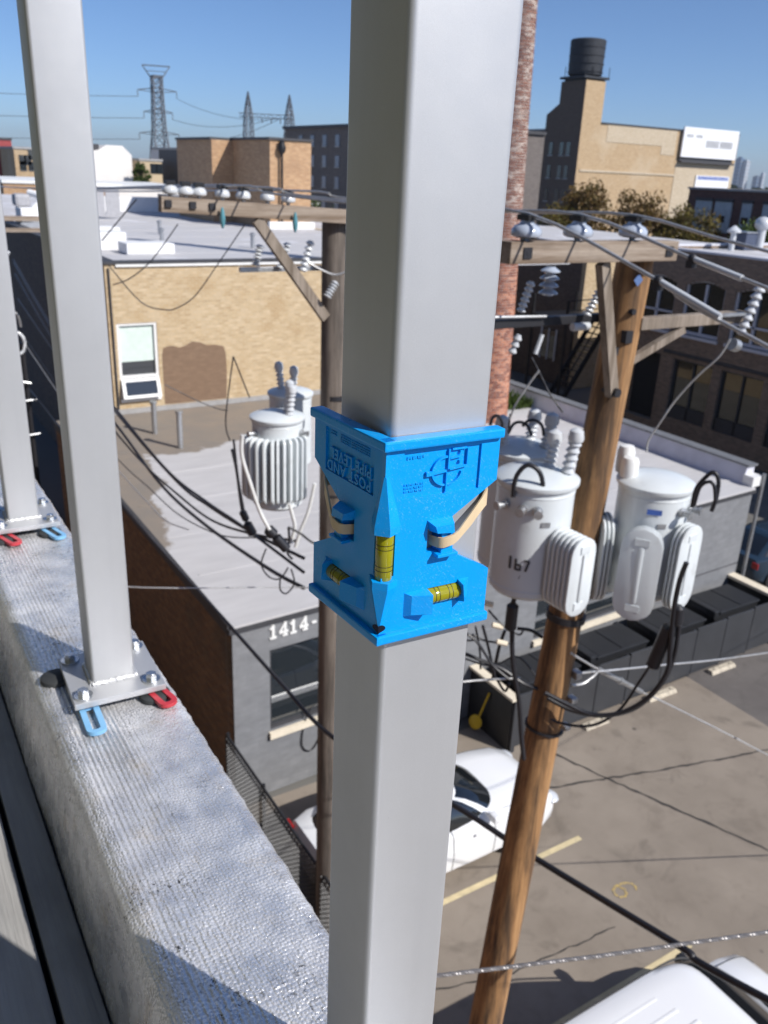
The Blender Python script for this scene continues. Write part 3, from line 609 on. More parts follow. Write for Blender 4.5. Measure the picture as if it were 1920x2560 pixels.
mk('shoulder', MB().add([(xC+.01,102.502,0),(xC+.01,105.0,0),(xC+.01,105.0,19.0),(xC+.01,102.502,20.4),(95,102.502,0),(95,105.0,0),(95,105.0,19.0),(95,102.502,20.4)], [(0,1,2,3),(7,6,5,4),(0,4,5,1),(1,5,6,2),(2,6,7,3),(3,7,4,0)]), MAT['shade_brick'], b7)
mk('roof', MB().box((95.1,yF+.5,17),(xE,120,17.4)), MAT['lead'], b7); mk('coping', MB().box((95.11,yF-.15,17.902),(xE,yF+.6,18.1)), MAT['flash'], b7)
MAT['pale_brick'] = M_brick('pale_brick', [(.50,.40,.27),(.56,.46,.33),(.62,.52,.39)], (.5,.43,.33), .3, .1)
mk('wall_band', MB().box((96.5,yF-.05,15.6),(111.0,yF-.003,17.85)).box((108.0,yF-.05,14.4),(111.0,yF-.003,15.598)), MAT['pale_brick'], b7)
mk('ledge', MB().box((92,yF-.12,11.5),(112,yF-.006,11.8)), MAT['pale_brick'], b7); mk('end_bay', MB().box((111.7,yF-.06,0),(xE-.05,yF-.004,13.5)), MAT['pale_brick'], b7)
for (y, z0) in [(p, z) for z in (13.6,10.5,7.3) for p in (99.2,100.6,102.9,105.4,107.6,109.6)]:
    w = mk('window', MB().box((xC-.09,y,z0),(xC-.033,y+.75,z0+1.7)), MAT['glass'], b7); mk('sill', MB().box((xC-.16,y-.1,z0-.16),(xC-.034,y+.85,z0-.01)), MAT['lead'], w)
tk = thing('water_tank', (93.2,100,23.2), 'black round water tank on top of the tan brick tower', 'water tank')
K1 = MB().lathe((93.2,99.9,24.0),[(2.35,0),(2.38,1.0),(2.42,3.4),(2.45,4.25),(2.3,4.4),(.1,4.55)],28)
mk('tank_body', K1, MAT['tank'], tk, smooth=35)
for k in range(4): mk('hoop', MB().lathe((93.2,99.9,24.3+k*1.0),[(2.41,0),(2.47,.02),(2.47,.07),(2.41,.09)],28), MAT['darkmetal'], tk)
mk('platform', MB().box((90.9,97.4,23.45),(95.6,102.4,23.75)), MAT['tank'], tk)
for i in range(4): mk('support', MB().box((91.4+i*1.2,97.9,23.19),(91.65+i*1.2,101.9,23.448)), MAT['tank'], tk)
for (x, y) in [(91,97.5),(92.5,97.5),(94,97.5),(95.5,97.5),(91,99.5),(91,101.5)]: mk('rail_post', MB().cyl((x,y,23.75),(x,y,25.0),.05,n=6), MAT['darkmetal'], tk)
MAT['bbgrey'] = M_plain('faded_grey_print', (.30,.31,.33), .6)
bb = thing('billboard', (118.2,97.2,14.3), 'white billboard with black lettering on the warehouse roof corner', 'billboard')
MAT['bbwhite'] = M_plain('billboard_white', (.80,.81,.83), .5, var=.03)
mk('panel', MB().box((111.9,96.9,14.3),(124.6,97.15,18.5)), MAT['bbwhite'], bb)
mk('catwalk', MB().box((112.0,96.7,13.5),(124.4,97.4,13.75)).box((112.0,97.2,13.75),(124.4,97.4,14.28)), MAT['flash'], bb)
def blocks(mb, x, z, h, pat, y, cw):      # block letters as bars (kept as blurred as the photo shows them)
    for ch in pat:
        if ch != ' ':
            mb.box((x,y-.02,z),(x+cw*.24,y,z+h)); mb.box((x+cw*.5,y-.02,z),(x+cw*.74,y,z+h))
            if ch in 'OCDRBE': mb.box((x+cw*.24,y-.02,z+h*.8),(x+cw*.5,y,z+h))
            if ch in 'OCDEUBG': mb.box((x+cw*.24,y-.02,z),(x+cw*.5,y,z+h*.2))
            if ch in 'HARBE': mb.box((x+cw*.24,y-.02,z+h*.42),(x+cw*.5,y,z+h*.58))
        x += cw
mb = MB(); blocks(mb, 117.2, 15.85, .95, 'CHICAGO', 96.897, .43); blocks(mb, 120.5, 15.85, .95, 'BASEMENT', 96.897, .37); mk('lettering', mb, MAT['bbgrey'], bb)
mb = MB(); blocks(mb, 112.6, 17.1, .4, 'BOC', 96.897, .5); blocks(mb, 114.7, 17.1, .4, 'HOO', 96.897, .5); mk('lettering', mb, MAT['bbgrey'], bb)
sg = thing('wall_sign', (120.5,97.3,10), 'white wall sign with blue strip below the billboard', 'sign')
mk('panel', MB().box((116.6,97.25,9.8),(124.5,97.42,11.8)), MAT['bbwhite'], sg)
MAT['signblue'] = M_plain('sign_blue', (.10,.16,.45), .5); mb = MB()
for k in range(16): mb.box((117.0+k*.46,97.22,11.2),(117.0+k*.46+.33,97.247,11.7))
mk('lettering', mb, MAT['signblue'], sg)
# dark red brick garage row with pale doors
b8 = thing('garage', (58,40,0), 'dark red brick garage with pale overhead doors behind the trees', 'garage')
MAT['dark_red'] = M_brick('dark_red_brick', [(.10,.045,.04),(.14,.06,.05),(.18,.08,.065)], (.12,.09,.08))
MAT['door'] = M_plain('pale_door', (.42,.47,.50), .5)
mk('wall', MB().box((55,24,0),(68,46.3,10.15)), MAT['dark_red'], b8); mk('coping', MB().box((54.9,23.9,10.152),(68,46.4,10.3)), MAT['lead'], b8)
for (y0, y1) in [(44.0,45.45),(42.25,43.7),(40.6,41.4),(38.9,39.7),(36.0,37.4),(33.5,34.9)]:
    d = mk('door', MB().box((54.9,y0,7.3),(54.998,y1,9.4)), MAT['door'], b8); mk('pane', MB().box((54.87,(y0+y1)/2-.28,8.0),(54.898,(y0+y1)/2+.28,8.45)), MAT['glass'], d)
    mk('lintel', MB().box((54.85,y0-.05,9.405),(54.997,y1+.05,9.6)), MAT['flash'], d)
# grey building behind the penthouse
b9 = thing('loft_building', (45,75,0), 'dark grey loft building with rows of pale windows behind the orange penthouse', 'building')
MAT['grey_brick'] = M_brick('grey_brown_brick', [(.13,.11,.10),(.17,.145,.13),(.21,.18,.16)], (.17,.15,.14))
mk('wall', MB().box((40,62,0),(54,85,13.9)), MAT['grey_brick'], b9); mk('roof', MB().box((39.8,61.8,13.902),(54,85.2,14.15)), MAT['flash'], b9)
MAT['loftglass'] = M_plain('pale_loft_glass', (.22,.24,.29), .2)
for z in (12.35,10.6,8.8,7.0):
    for k in range(8):
        y = 63.5+k*2.5; w = mk('window', MB().box((39.94,y,z),(39.998,y+.75,z+.95)), MAT['loftglass'], b9); mk('sill', MB().box((39.9,y-.06,z-.1),(39.996,y+.81,z-.004)), MAT['lead'], w)
# left background
def simple(name, lb, x0, x1, y0, y1, z, mat, roofm, wins=(), cat='building', extra=None):
    t = thing(name, ((x0+x1)/2,(y0+y1)/2,0), lb, cat, 'far low buildings')
    mk('wall', MB().box((x0,y0,0),(x1,y1,z)), mat, t); mk('roof', MB().box((x0-.1,y0-.1,z+.002),(x1+.1,y1+.1,z+.25)), roofm, t)
    for (x, zz_) in wins: mk('window', MB().box((x,y0-.05,zz_),(x+.8,y0-.003,zz_+1.1)), MAT['glass'], t)
    return t
MAT['stucco'] = M_plain('white_stucco', (.78,.75,.71), .8, var=.04, vs=.4); MAT['tan_stucco'] = M_plain('tan_stucco', (.55,.43,.28), .8, var=.1, vs=.5)
MAT['red_metal'] = M_plain('red_metal', (.30,.05,.05), .6)
simple('apartment_block', 'tan apartment block far away between the two left posts', 19.8, 30, 118, 128, 11.05, MAT['tan_brick'], MAT['lead'], [(20.3,9.3),(20.9,9.3),(21.4,9.9),(20.3,8.6),(21.3,8.6)])
t = simple('rooftop_house', 'dark red metal clad house top above the far tan block', 19.4, 21.4, 128.5, 134, 12.1, MAT['red_metal'], MAT['flash'])
t = thing('white_building', (28.5,106,0), 'plain white walled building with stepped gable left of the lattice tower', 'building', 'far low buildings')
pf = [(25.5,0),(30.5,0),(30.5,10.9),(29.5,11.85),(27.7,11.85),(26.7,11.25),(25.5,11.2)]
mk('wall', MB().add([(x,106,z) for x, z in pf]+[(x,118,z) for x, z in pf], [tuple(range(7)), tuple(range(13,6,-1))]+[(i,(i+1)%7,(i+1)%7+7,i+7) for i in range(7)]), MAT['stucco'], t)
mk('roof_unit', MB().box((26.0,106.5,11.22),(27.0,108,11.9)), MAT['flash'], t)
simple('tan_house', 'small tan house beside the green tree under the lattice tower', 31.4, 34.0, 106, 112, 10.35, MAT['tan_stucco'], MAT['lead'], [(32.6,9.0),(33.3,9.0)])
simple('black_house', 'narrow dark building just left of the orange penthouse', 35.6, 36.6, 104, 112, 11.7, MAT['flash'], MAT['lead']); simple('cream_house', 'cream building peeking out behind the dark narrow one', 36.5, 39.5, 112, 118, 11.75, MAT['stucco'], MAT['lead'])
simple('rust_store', 'low rust brick store roofline far beyond the air handler', 12, 20, 78, 90, 8.3, MAT['orange_brick'], MAT['white_paint']); simple('white_store', 'long low white roofed store beyond the roof screen', 17, 30, 84, 98, 8.0, MAT['stucco'], MAT['white_paint'])
simple('grey_shed', 'low grey shed roof far behind the penthouse at left', 24, 34, 66, 76, 7.6, MAT['screen'], MAT['lead']); simple('long_mill', 'long brown mill building behind the grey loft', 60, 90, 150, 170, 9.5, MAT['shade_brick'], MAT['lead'])
# distant skyline towers
MAT['tower_glass'] = M_plain('blue_tower_glass', (.10,.17,.28), .2, var=.2, vs=.02); MAT['tower_white'] = M_plain('pale_tower', (.45,.48,.53), .5, var=.1, vs=.02)
def skyt(lb, x, y, w, d, h, mat):
    t = thing('skyscraper', (x,y,0), lb, 'skyscraper', 'distant skyline'); mk('shaft', MB().box((x-w/2,y-d/2,0),(x+w/2,y+d/2,h)), mat, t)
    for k in range(int(h/9)): mk('floor_band', MB().box((x-w/2-.4,y-d/2-.4,6+k*9),(x+w/2+.2,y+d/2+.2,7.5+k*9)), MAT['lead'], t)
    mk('crown', MB().box((x-w*.3,y-d*.3,h+.01),(x+w*.3,y+d*.3,h+h*.05)), mat, t)
skyt('blue glass skyscraper, left of the far pair at the right edge', 2061, 1586, 13, 16, 78, MAT['tower_glass'])
skyt('pale concrete skyscraper, right of the far pair at the right edge', 2071, 1573, 15, 14, 72, MAT['tower_white'])
skyt('low grey far block right of the pale skyscraper', 2090, 1547, 14, 14, 36, MAT['tower_glass']); skyt('short pale far tower at the extreme right edge', 2098, 1536, 8, 8, 44, MAT['tower_white'])
skyt('small grey far tower left of the orange penthouse', 470, 1424, 10, 10, 24, MAT['tower_white'])
# ------------------------------------------------------------------ trees
def M_leaf(name, cols):
    t = NT(name); oi = t.n.new('ShaderNodeNewGeometry')
    c = t.ramp(oi.outputs['Random Per Island'], [(i/(len(cols)-1), k) for i, k in enumerate(cols)]); t.setp('Base Color', c); t.setp('Roughness', .6)
    t.setp('Specular IOR Level', .25)
    tr = t.n.new('ShaderNodeBsdfTranslucent'); t.l.new(c, tr.inputs[0]); mx = t.n.new('ShaderNodeMixShader'); mx.inputs[0].default_value = .3
    t.l.new(t.b.outputs[0], mx.inputs[1]); t.l.new(tr.outputs[0], mx.inputs[2]); t.l.new(mx.outputs[0], t.n['Material Output'].inputs[0]); return t.m
MAT['leaf_brown'] = M_leaf('autumn_leaves', [(.10,.055,.02),(.17,.10,.035),(.13,.10,.03),(.22,.13,.04),(.10,.09,.025)])
MAT['leaf_olive'] = M_leaf('olive_leaves', [(.10,.085,.02),(.15,.12,.03),(.12,.07,.02),(.19,.16,.035),(.07,.075,.02)])
MAT['leaf_green'] = M_leaf('green_leaves', [(.035,.06,.012),(.06,.095,.02),(.09,.13,.03),(.05,.075,.018)])
MAT['bark'] = M_wood('bark', (.06,.045,.03), (.13,.10,.075), 2, .9, 30)
def tree(lb, x, y, h, rx, rz, mat, n=2600, ls=.26, grp='trees beyond the rooftops', squash=1.0):
    t = thing('tree', (x,y,0), lb, 'tree', grp); rnd = random.Random(int(x*31+y*17)); zc = h-rz
    mb = MB().tube([(x,y,-.1),(x+.1,y,h*.3),(x-.1,y+.1,h*.62),(x,y,h*.9)], lambda u: .28*(1-u)+.04, 8, 4)
    clumps = []
    for k in range(26):
        a = rnd.uniform(0, 2*math.pi); u = rnd.random()**.5; v = rnd.uniform(-1, 1)
        r = math.sqrt(max(0, 1-v*v))*u; c = Vector((x+rx*.8*r*math.cos(a), y+rx*.8*r*math.sin(a)*squash, zc+rz*.82*v*rnd.uniform(.6,1))); clumps.append((c, rnd.uniform(.28,.5)*rx*.75))
        b0 = Vector((x, y, max(h*.3, zc-rz*.6))); mb.tube([b0, b0.lerp(c, .5)+Vector((0,0,-.2)), c], lambda u: .09*(1-u)+.015, 5, 3)
    mk('trunk', mb, MAT['bark'], t, smooth=60); lf = MB()
    for i in range(n):
        c, r = clumps[rnd.randrange(len(clumps))]; d = Vector((rnd.gauss(0,1), rnd.gauss(0,1), rnd.gauss(0,.8)))
        d = d.normalized()*r*rnd.random()**.45; p = c+d
        a = Vector((rnd.gauss(0,1), rnd.gauss(0,1), rnd.gauss(0,1))).normalized(); b = a.cross(Vector((rnd.gauss(0,1), rnd.gauss(0,1), rnd.gauss(0,1)))).normalized(); s = ls*rnd.uniform(.5,1.2)
        lf.add([p-a*s*.5, p+b*s*.28, p+a*s*.5, p-b*s*.28], [(0,1,2,3)])
    mk('crown', lf, mat, t); return t
tree('rusty brown tree in front of the warehouse corner, left of the two', 46.0, 47.2, 10.45, 3.1, 2.6, MAT['leaf_brown'], 5600)
tree('tall brown tree in front of the warehouse, right of the two', 49.0, 45.0, 10.1, 3.0, 2.6, MAT['leaf_brown'], 5600); tree('olive green bushy tree beside the dark red garage', 51.0, 42.6, 9.3, 2.9, 2.7, MAT['leaf_olive'], 5600)
tree('small yellowing tree at the foot of the warehouse side wall', 43.0, 47.5, 8.9, 2.0, 1.5, MAT['leaf_olive'], 2600)
tree('dark green tree in front of the garage at the right edge', 47.6, 34.5, 8.7, 2.6, 2.4, MAT['leaf_green'], 5600); tree('second green tree against the far right frame edge', 51.5, 34.0, 8.9, 2.6, 2.2, MAT['leaf_green'], 4600)
tree('green tree squeezed between the white building and tan house', 30.9, 104.2, 10.4, 1.3, 2.2, MAT['leaf_green'], 1500, .35); tree('green tree behind the left pole arm near the grey loft', 31.0, 60.5, 8.9, 2.3, 2.0, MAT['leaf_green'], 1800)
# far tree belt on the horizon
rnd = random.Random(5); lf = MB()
for i in range(9000):
    a = math.radians(rnd.uniform(-5, 75)); d = rnd.uniform(420, 900); h = 4+5*abs(MN.noise(Vector((a*40, d*.01, 0))))*2
    p = Vector((d*math.sin(a), d*math.cos(a), rnd.uniform(0, h))); s = rnd.uniform(3, 6); dv = Vector((math.cos(a), -math.sin(a), 0)); u = Vector((0,0,1))
    lf.add([p-dv*s*.6-u*s*.2, p+dv*s*.5-u*s*.3, p+dv*s*.4+u*s*.4, p-dv*s*.3+u*s*.5], [(0,1,2,3)])
MAT['leaf_far'] = M_leaf('far_leaves', [(.06,.08,.04),(.09,.10,.05),(.10,.09,.05),(.06,.07,.045)])
o = mk('tree_belt', lf, MAT['leaf_far']); tag(o, 'distant belt of trees along the horizon', 'trees', kind='stuff')
# weeds at the chimney foot
rnd = random.Random(9); lf = MB()
for i in range(500):
    x, y = rnd.uniform(16.9,18.3), rnd.uniform(20.2,21.4); p = Vector((x,y,3.59)); a = rnd.uniform(0,6.28); hh = rnd.uniform(.1,.45); d = Vector((math.cos(a),math.sin(a),0))
    lf.add([p, p+d*.06+Vector((0,0,hh*.6)), p+d*.14+Vector((0,0,hh)), p-d*.03+Vector((0,0,hh*.5))], [(0,1,2,3)])
tag(mk('weeds', lf, MAT['leaf_green']), 'green weeds growing on the grey roof by the chimney foot', 'weeds', kind='stuff')
# ------------------------------------------------------------------ lattice pylon and H-frame
MAT['lattice'] = M_plain('weathered_lattice_steel', (.13,.14,.16), .6, .4)
py = thing('transmission_tower', (97.5,305,0), 'tall steel lattice transmission tower with three pairs of arms', 'pylon')
def lat(x, y, prof, seg, w=.16):
    mb = MB(); lv = []
    for z, hw in prof: lv.append((z, hw))
    def hwz(z):
        for (z0, h0), (z1, h1) in zip(lv, lv[1:]):
            if z0 <= z <= z1: return h0+(h1-h0)*(z-z0)/(z1-z0)
        return lv[-1][1]
    zs = []; z = lv[0][0]
    while z < lv[-1][0]: zs.append(z); z += max(1.5, hwz(z)*seg)
    zs.append(lv[-1][0]); cs = [(-1,-1),(1,-1),(1,1),(-1,1)]
    for a, b in zip(zs, zs[1:]):
        ha, hb = hwz(a), hwz(b)
        for i in range(4):
            p, q = cs[i], cs[(i+1)%4]
            A = Vector((x+p[0]*ha, y+p[1]*ha, a)); B = Vector((x+p[0]*hb, y+p[1]*hb, b)); Cc = Vector((x+q[0]*ha, y+q[1]*ha, a)); Dd = Vector((x+q[0]*hb, y+q[1]*hb, b))
            mb.beam(A, B, w*1.5, w*1.5); mb.beam(A, Dd, w, w); mb.beam(Cc, B, w, w); mb.beam(B, Dd, w, w)
    return mb
mk('mast', lat(97.5, 305, [(0,5.0),(9,3.0),(19,1.9),(31,1.5),(36,1.5)], 1.9, .22), MAT['lattice'], py)
vd = Vector((305,-97.5,0)).normalized()
mb = MB(); T = Vector((97.5,305,0))
for s in (-1, 1):
    for u in (-1, 1): mb.beam(T+vd*s*1.5+Vector((0,0,35))+vd.cross(Vector((0,0,1)))*u*1.2, T+vd*s*4.3+Vector((0,0,38.8)), .25, .25)
mb.beam(T-vd*4.4+Vector((0,0,38.9)), T+vd*4.4+Vector((0,0,38.9)), .35, .35); mb.beam(T-vd*3+Vector((0,0,37.3)), T+vd*3+Vector((0,0,37.3)), .2, .2)
mk('top_frame', mb, MAT['lattice'], py)
for z, L in ((31.6,6.2),(25.2,4.6),(18.7,6.4)):
    mb = MB()
    for s in (-1, 1):
        mb.beam(T+Vector((0,0,z+.9)), T+vd*s*L+Vector((0,0,z)), .28, .28); mb.beam(T+Vector((0,0,z-.6)), T+vd*s*L+Vector((0,0,z)), .2, .2)
        mb.beam(T+vd*s*L+Vector((0,0,z)), T+vd*s*L+Vector((0,0,z-2.0)), .22, .22)
    mk('crossarm', mb, MAT['lattice'], py)
hf = thing('switch_frame', (106.7,237,0), 'pair of spired lattice masts joined by a beam, right of the tall pylon', 'pylon')
mk('mast', lat(101.6, 239.3, [(0,1.6),(22,1.0),(24,.8),(28.8,.05)], 2.2, .13), MAT['lattice'], hf); mk('mast', lat(111.8, 234.7, [(0,1.6),(22,1.0),(24,.8),(28.5,.05)], 2.2, .13), MAT['lattice'], hf)
mb = MB(); a, b = Vector((99.3,240.3,23.4)), Vector((113.0,234.2,23.4))
mb.beam(a, b, .2, .2); mb.beam(a+Vector((0,0,-.9)), b+Vector((0,0,-.9)), .2, .2)
for k in range(14): mb.beam(a.lerp(b, k/14)+Vector((0,0,-.9*(k%2))), a.lerp(b, (k+1)/14)+Vector((0,0,-.9*((k+1)%2))), .12, .12)
mk('beam', mb, MAT['lattice'], hf)
mb = MB()
for k in range(6): p = a.lerp(b, (k+.5)/6); mb.cyl(p+Vector((0,0,-.9)), p+Vector((0,0,-2.2)), .14, n=6)
mk('insulator_string', mb, MAT['lattice'], hf)
def sag(p, q, s, n=14):
    p, q = Vector(p), Vector(q); return [p.lerp(q, k/n)-Vector((0,0,4*s*(k/n)*(1-k/n))) for k in range(n+1)]
for z, L, lb in ((29.6,6.2,'upper'),(23.2,4.6,'middle'),(16.7,6.4,'lower')):
    e = T-vd*L+Vector((0,0,z)); tag(mk('power_line', MB().tube(sag(e, e+Vector((-190,60,2)), 3), .09, 5), MAT['lattice']), f'{lb} far power line running left from the lattice tower', 'power line', 'lines of the lattice tower')
    e = T+vd*L+Vector((0,0,z)); tag(mk('power_line', MB().tube(sag(e, (104+L,238,22.5), 2.2), .07, 5), MAT['lattice']), f'{lb} far power line sagging from the lattice tower to the spired masts', 'power line', 'lines of the lattice tower')
# ------------------------------------------------------------------ utility poles
MAT['pole_new'] = M_wood('brown_pole_wood', (.25,.125,.048), (.46,.26,.112), 2, .8, 45, (.055,.033,.02))
MAT['pole_old'] = M_wood('weathered_pole_wood', (.13,.105,.085), (.22,.185,.155), 2, .85, 50, (.06,.05,.042))
MAT['arm_wood'] = M_wood('weathered_arm_wood', (.27,.215,.165), (.42,.35,.285), 0, .85, 60, (.17,.12,.08))
MAT['brace_wood'] = M_wood('weathered_brace_wood', (.22,.18,.14), (.34,.285,.235), 2, .85, 60, (.13,.10,.07))
MAT['teal'] = M_plain('teal_glazed', (.10,.28,.33), .2, coat=.3)
def insulator_bell(mb, p, r=.055):
    return mb.lathe(p, [(.012,0),(.02,.03),(r*.7,.034),(r*.98,.042),(r*1.04,.055),(r*1.0,.075),(r*.82,.095),(r*.5,.108),(r*.42,.125),(r*.3,.13)], 18)
def sheds(p, q, n, r0, r1):
    p, q = Vector(p), Vector(q); d = q-p; L = d.length; mb = MB(); pr = [(r0,0)]
    for k in range(n):
        a, b = L*(k+.1)/n, L*(k+.9)/n; pr += [(r0,a),(r1,a+(b-a)*.25),(r1*.98,a+(b-a)*.45),(r0,b)]
    pr.append((r0, L)); return mb.lathe(p, pr, 16, d)
def pole(name, lb, base, top, r0, r1, mat):
    t = thing(name, base, lb, 'utility pole', 'utility poles'); b, tp = Vector(base), Vector(top); n = 30; rnd = random.Random(int(base[1]*10)); secs = []
    for k in range(n+1):
        u = k/n; c = b.lerp(tp, u); r = r0+(r1-r0)*u; ring = []
        for i in range(18):
            a = 2*math.pi*i/18; rr = r*(1+.035*MN.noise(Vector((math.cos(a)*2, math.sin(a)*2, u*6+base[1])))); ring.append(c+Vector((rr*math.cos(a), rr*math.sin(a), 0)))
        secs.append(ring)
    mk('shaft', MB().loft(secs), mat, t, smooth=50); return t
# ---- near right pole (leaning), arm towards the alley
pr_ = pole('utility_pole', 'leaning orange-brown wooden utility pole at right with three transformers', (3.63,4.03,0), (4.385,4.03,10.12), .165, .118, MAT['pole_new'])
arm = mk('crossarm', MB().bbox((3.15,3.80,10.045),(4.50,3.905,10.165),.006), MAT['arm_wood'], pr_)
for x in (3.29,3.68,4.13):
    i_ = mk('insulator', insulator_bell(MB(), (x,3.85,10.15), .085), MAT['porcelain_blue'], arm, smooth=40); mk('clamp', MB().box((x-.035,3.80,10.275),(x+.035,3.90,10.305)), MAT['black'], arm)
for x in (3.27,4.42): mk('bolt', MB().cyl((x,3.79,10.105),(x,3.92,10.105),.012,n=8).box((x-.03,3.792,10.075),(x+.03,3.799,10.135)), MAT['darkmetal'], arm)
mk('brace', MB().beam((3.92,3.86,10.04),(4.235,3.93,9.18),.05,.09), MAT['brace_wood'], pr_)
mk('brace_bolt', MB().cyl((4.23,3.87,9.2),(4.23,4.0,9.2),.03,n=10), MAT['darkmetal'], pr_)
a2 = mk('lower_arm', MB().bbox((4.40,3.91,9.595),(5.45,3.985,9.675),.006), MAT['brace_wood'], pr_)
mk('brace', MB().beam((4.83,3.93,9.58),(4.36,3.98,9.36),.05,.05), MAT['brace_wood'], pr_)
mk('inner_arm', MB().bbox((3.35,4.14,9.62),(4.28,4.20,9.675),.004), MAT['darkmetal'], pr_); mk('arm_rail', MB().cyl((3.3,4.12,9.70),(3.75,4.12,9.685),.010,n=8), MAT['steel'], pr_)
co_ = mk('cutout', sheds((5.36,3.86,9.52),(5.46,3.84,9.86),7,.022,.04), MAT['porcelain'], a2, smooth=40)
mk('bracket', MB().beam((5.18,3.9,9.66),(5.42,3.85,9.67),.025,.02).cyl((5.30,3.87,9.46),(5.36,3.87,9.44),.045,n=12), MAT['steel'], a2, smooth=40)
for (p, q) in [((3.58,4.17,9.71),(3.63,4.15,9.90)),((4.08,4.1,9.68),(4.13,4.06,9.84))]: mk('arrester', sheds(p, q, 6, .016, .030), MAT['porcelain'], pr_, smooth=40)
mk('arrester', sheds((3.82,4.2,9.80),(3.82,4.2,9.98),4,.03,.062), MAT['porcelain_blue'], pr_, smooth=40)
mks('fuse', [sheds((3.48,4.1,9.47),(3.51,4.08,9.59),3,.016,.028), MB().cyl((3.92,4.05,9.62),(4.06,4.05,9.62),.026,n=10), MB().cyl((3.66,4.08,9.46),(3.70,4.08,9.58),.014,n=8)], MAT['porcelain'], pr_, smooth=40)
mks('hardware', [MB().box((4.26,3.9,9.52),(4.32,3.96,9.60)), MB().cyl((4.3,3.9,9.72),(4.3,4.16,9.72),.02,n=8), MB().box((4.18,3.93,9.44),(4.24,4.0,9.49))], MAT['darkmetal'], pr_)
MAT['tagblue'] = M_plain('blue_tag', (.10,.17,.36), .5); mk('pole_tag', MB().add([(4.30,3.905,9.88),(4.335,3.90,9.92),(4.30,3.905,9.96),(4.265,3.91,9.92)], [(0,1,2,3)]), MAT['tagblue'], pr_)
mks('pole_band', [MB().cyl((4.19,4.03,7.45),(4.195,4.03,7.50),.148,n=20), MB().cyl((4.12,4.03,6.5),(4.123,4.03,6.52),.155,n=20)], MAT['darkmetal'], pr_, smooth=40)
mks('pole_clamp', [MB().bbox((4.22,3.86,6.99),(4.28,3.93,7.05),.008), MB().bbox((4.20,3.85,6.79),(4.26,3.92,6.83),.008), MB().bbox((4.17,3.85,6.55),(4.23,3.92,6.59),.008)], MAT['steel'], pr_)
# ---- left pole
pl = pole('utility_pole', 'weathered grey-brown wooden utility pole directly left of the near post', (4.36,7.9,0), (4.255,7.9,10.04), .165, .125, MAT['pole_old'])
arm = mk('crossarm', MB().bbox((2.44,7.68,10.035),(4.50,7.775,10.165),.006).xf(Matrix.Translation((3.5,0,10.1)) @ Matrix.Rotation(math.radians(2.6),4,'Y') @ Matrix.Translation((-3.5,0,-10.1))), MAT['arm_wood'], pl)
for x in (2.54,2.68,2.80,3.02,3.22,3.46,3.67):
    z = 10.165-(x-3.5)*.0454; mk('insulator', insulator_bell(MB(), (x,7.73,z-.01), .066), MAT['porcelain'], arm, smooth=40); mk('clamp', MB().box((x-.04,7.69,z+.10),(x+.04,7.77,z+.135)), MAT['black'], arm)
for x in (2.50,2.72,2.9): mk('bolt', MB().box((x-.028,7.66,10.11-(x-3.5)*.045-.03),(x+.028,7.679,10.11-(x-3.5)*.045+.03)), MAT['darkmetal'], arm)
for x in (2.98,3.70): mk('arrester', MB().lathe((x,7.64,9.93-(x-3.5)*.0454),[(.008,0),(.022,.04),(.026,.09),(.016,.15),(.008,.18)],12), MAT['teal'], pl, smooth=50)
mk('brace', MB().beam((3.34,7.72,10.03),(4.12,7.80,9.08),.055,.10), MAT['brace_wood'], pl)
mk('lower_arm', MB().bbox((3.3,8.02,9.52),(4.3,8.07,9.565),.004), MAT['steel'], pl)
for (p, q) in [((3.70,7.98,9.55),(3.78,7.96,9.80)),((3.95,7.98,9.52),(4.03,7.96,9.82)),((3.45,8.0,9.58),(3.5,8.0,9.78)),((4.08,7.7,9.3),(4.18,7.7,9.45))]: mk('cutout', sheds(p, q, 6, .022, .045), MAT['porcelain'], pl, smooth=40)
mks('pole_band', [MB().cyl((4.29,7.9,8.2),(4.29,7.9,8.25),.143,n=18), MB().cyl((4.3,7.9,7.1),(4.3,7.9,7.13),.147,n=18)], MAT['darkmetal'], pl, smooth=40)
# ---- far alley pole hardware seen between the left posts
pf_ = pole('utility_pole', 'dark far utility pole up the alley between the two left posts', (5.4,27.0,0), (5.38,27,9.4), .16, .12, MAT['pole_old'])
mks('crossarm', [MB().bbox((3.5,26.9,8.75),(5.7,27.0,8.88),.006), MB().bbox((3.5,26.9,8.45),(5.7,27.0,8.56),.006)], MAT['arm_wood'], pf_)
for (x, z) in [(3.6,8.3),(3.8,8.28),(3.95,7.75),(3.4,7.7)]: mk('insulator', sheds((x,26.8,z),(x+.12,26.75,z+.2),4,.03,.055), MAT['porcelain'], pf_, smooth=40)
mks('conduit', [MB().cyl((3.9,26.6,.0),(3.9,26.6,5.4),.07,n=8), MB().cyl((4.1,26.6,.0),(4.1,26.6,5.4),.07,n=8), MB().cyl((3.7,26.6,.0),(3.7,26.6,5.0),.05,n=8)], MAT['darkmetal'], pf_)
mk('weatherhead', MB().box((3.35,26.5,5.6),(3.6,26.75,5.85)).tube([(3.6,26.6,5.72),(3.95,26.55,5.75),(4.15,26.5,5.55),(4.12,26.5,5.2),(3.95,26.5,5.1)],.05,8,5), MAT['porcelain'], pf_, smooth=50)
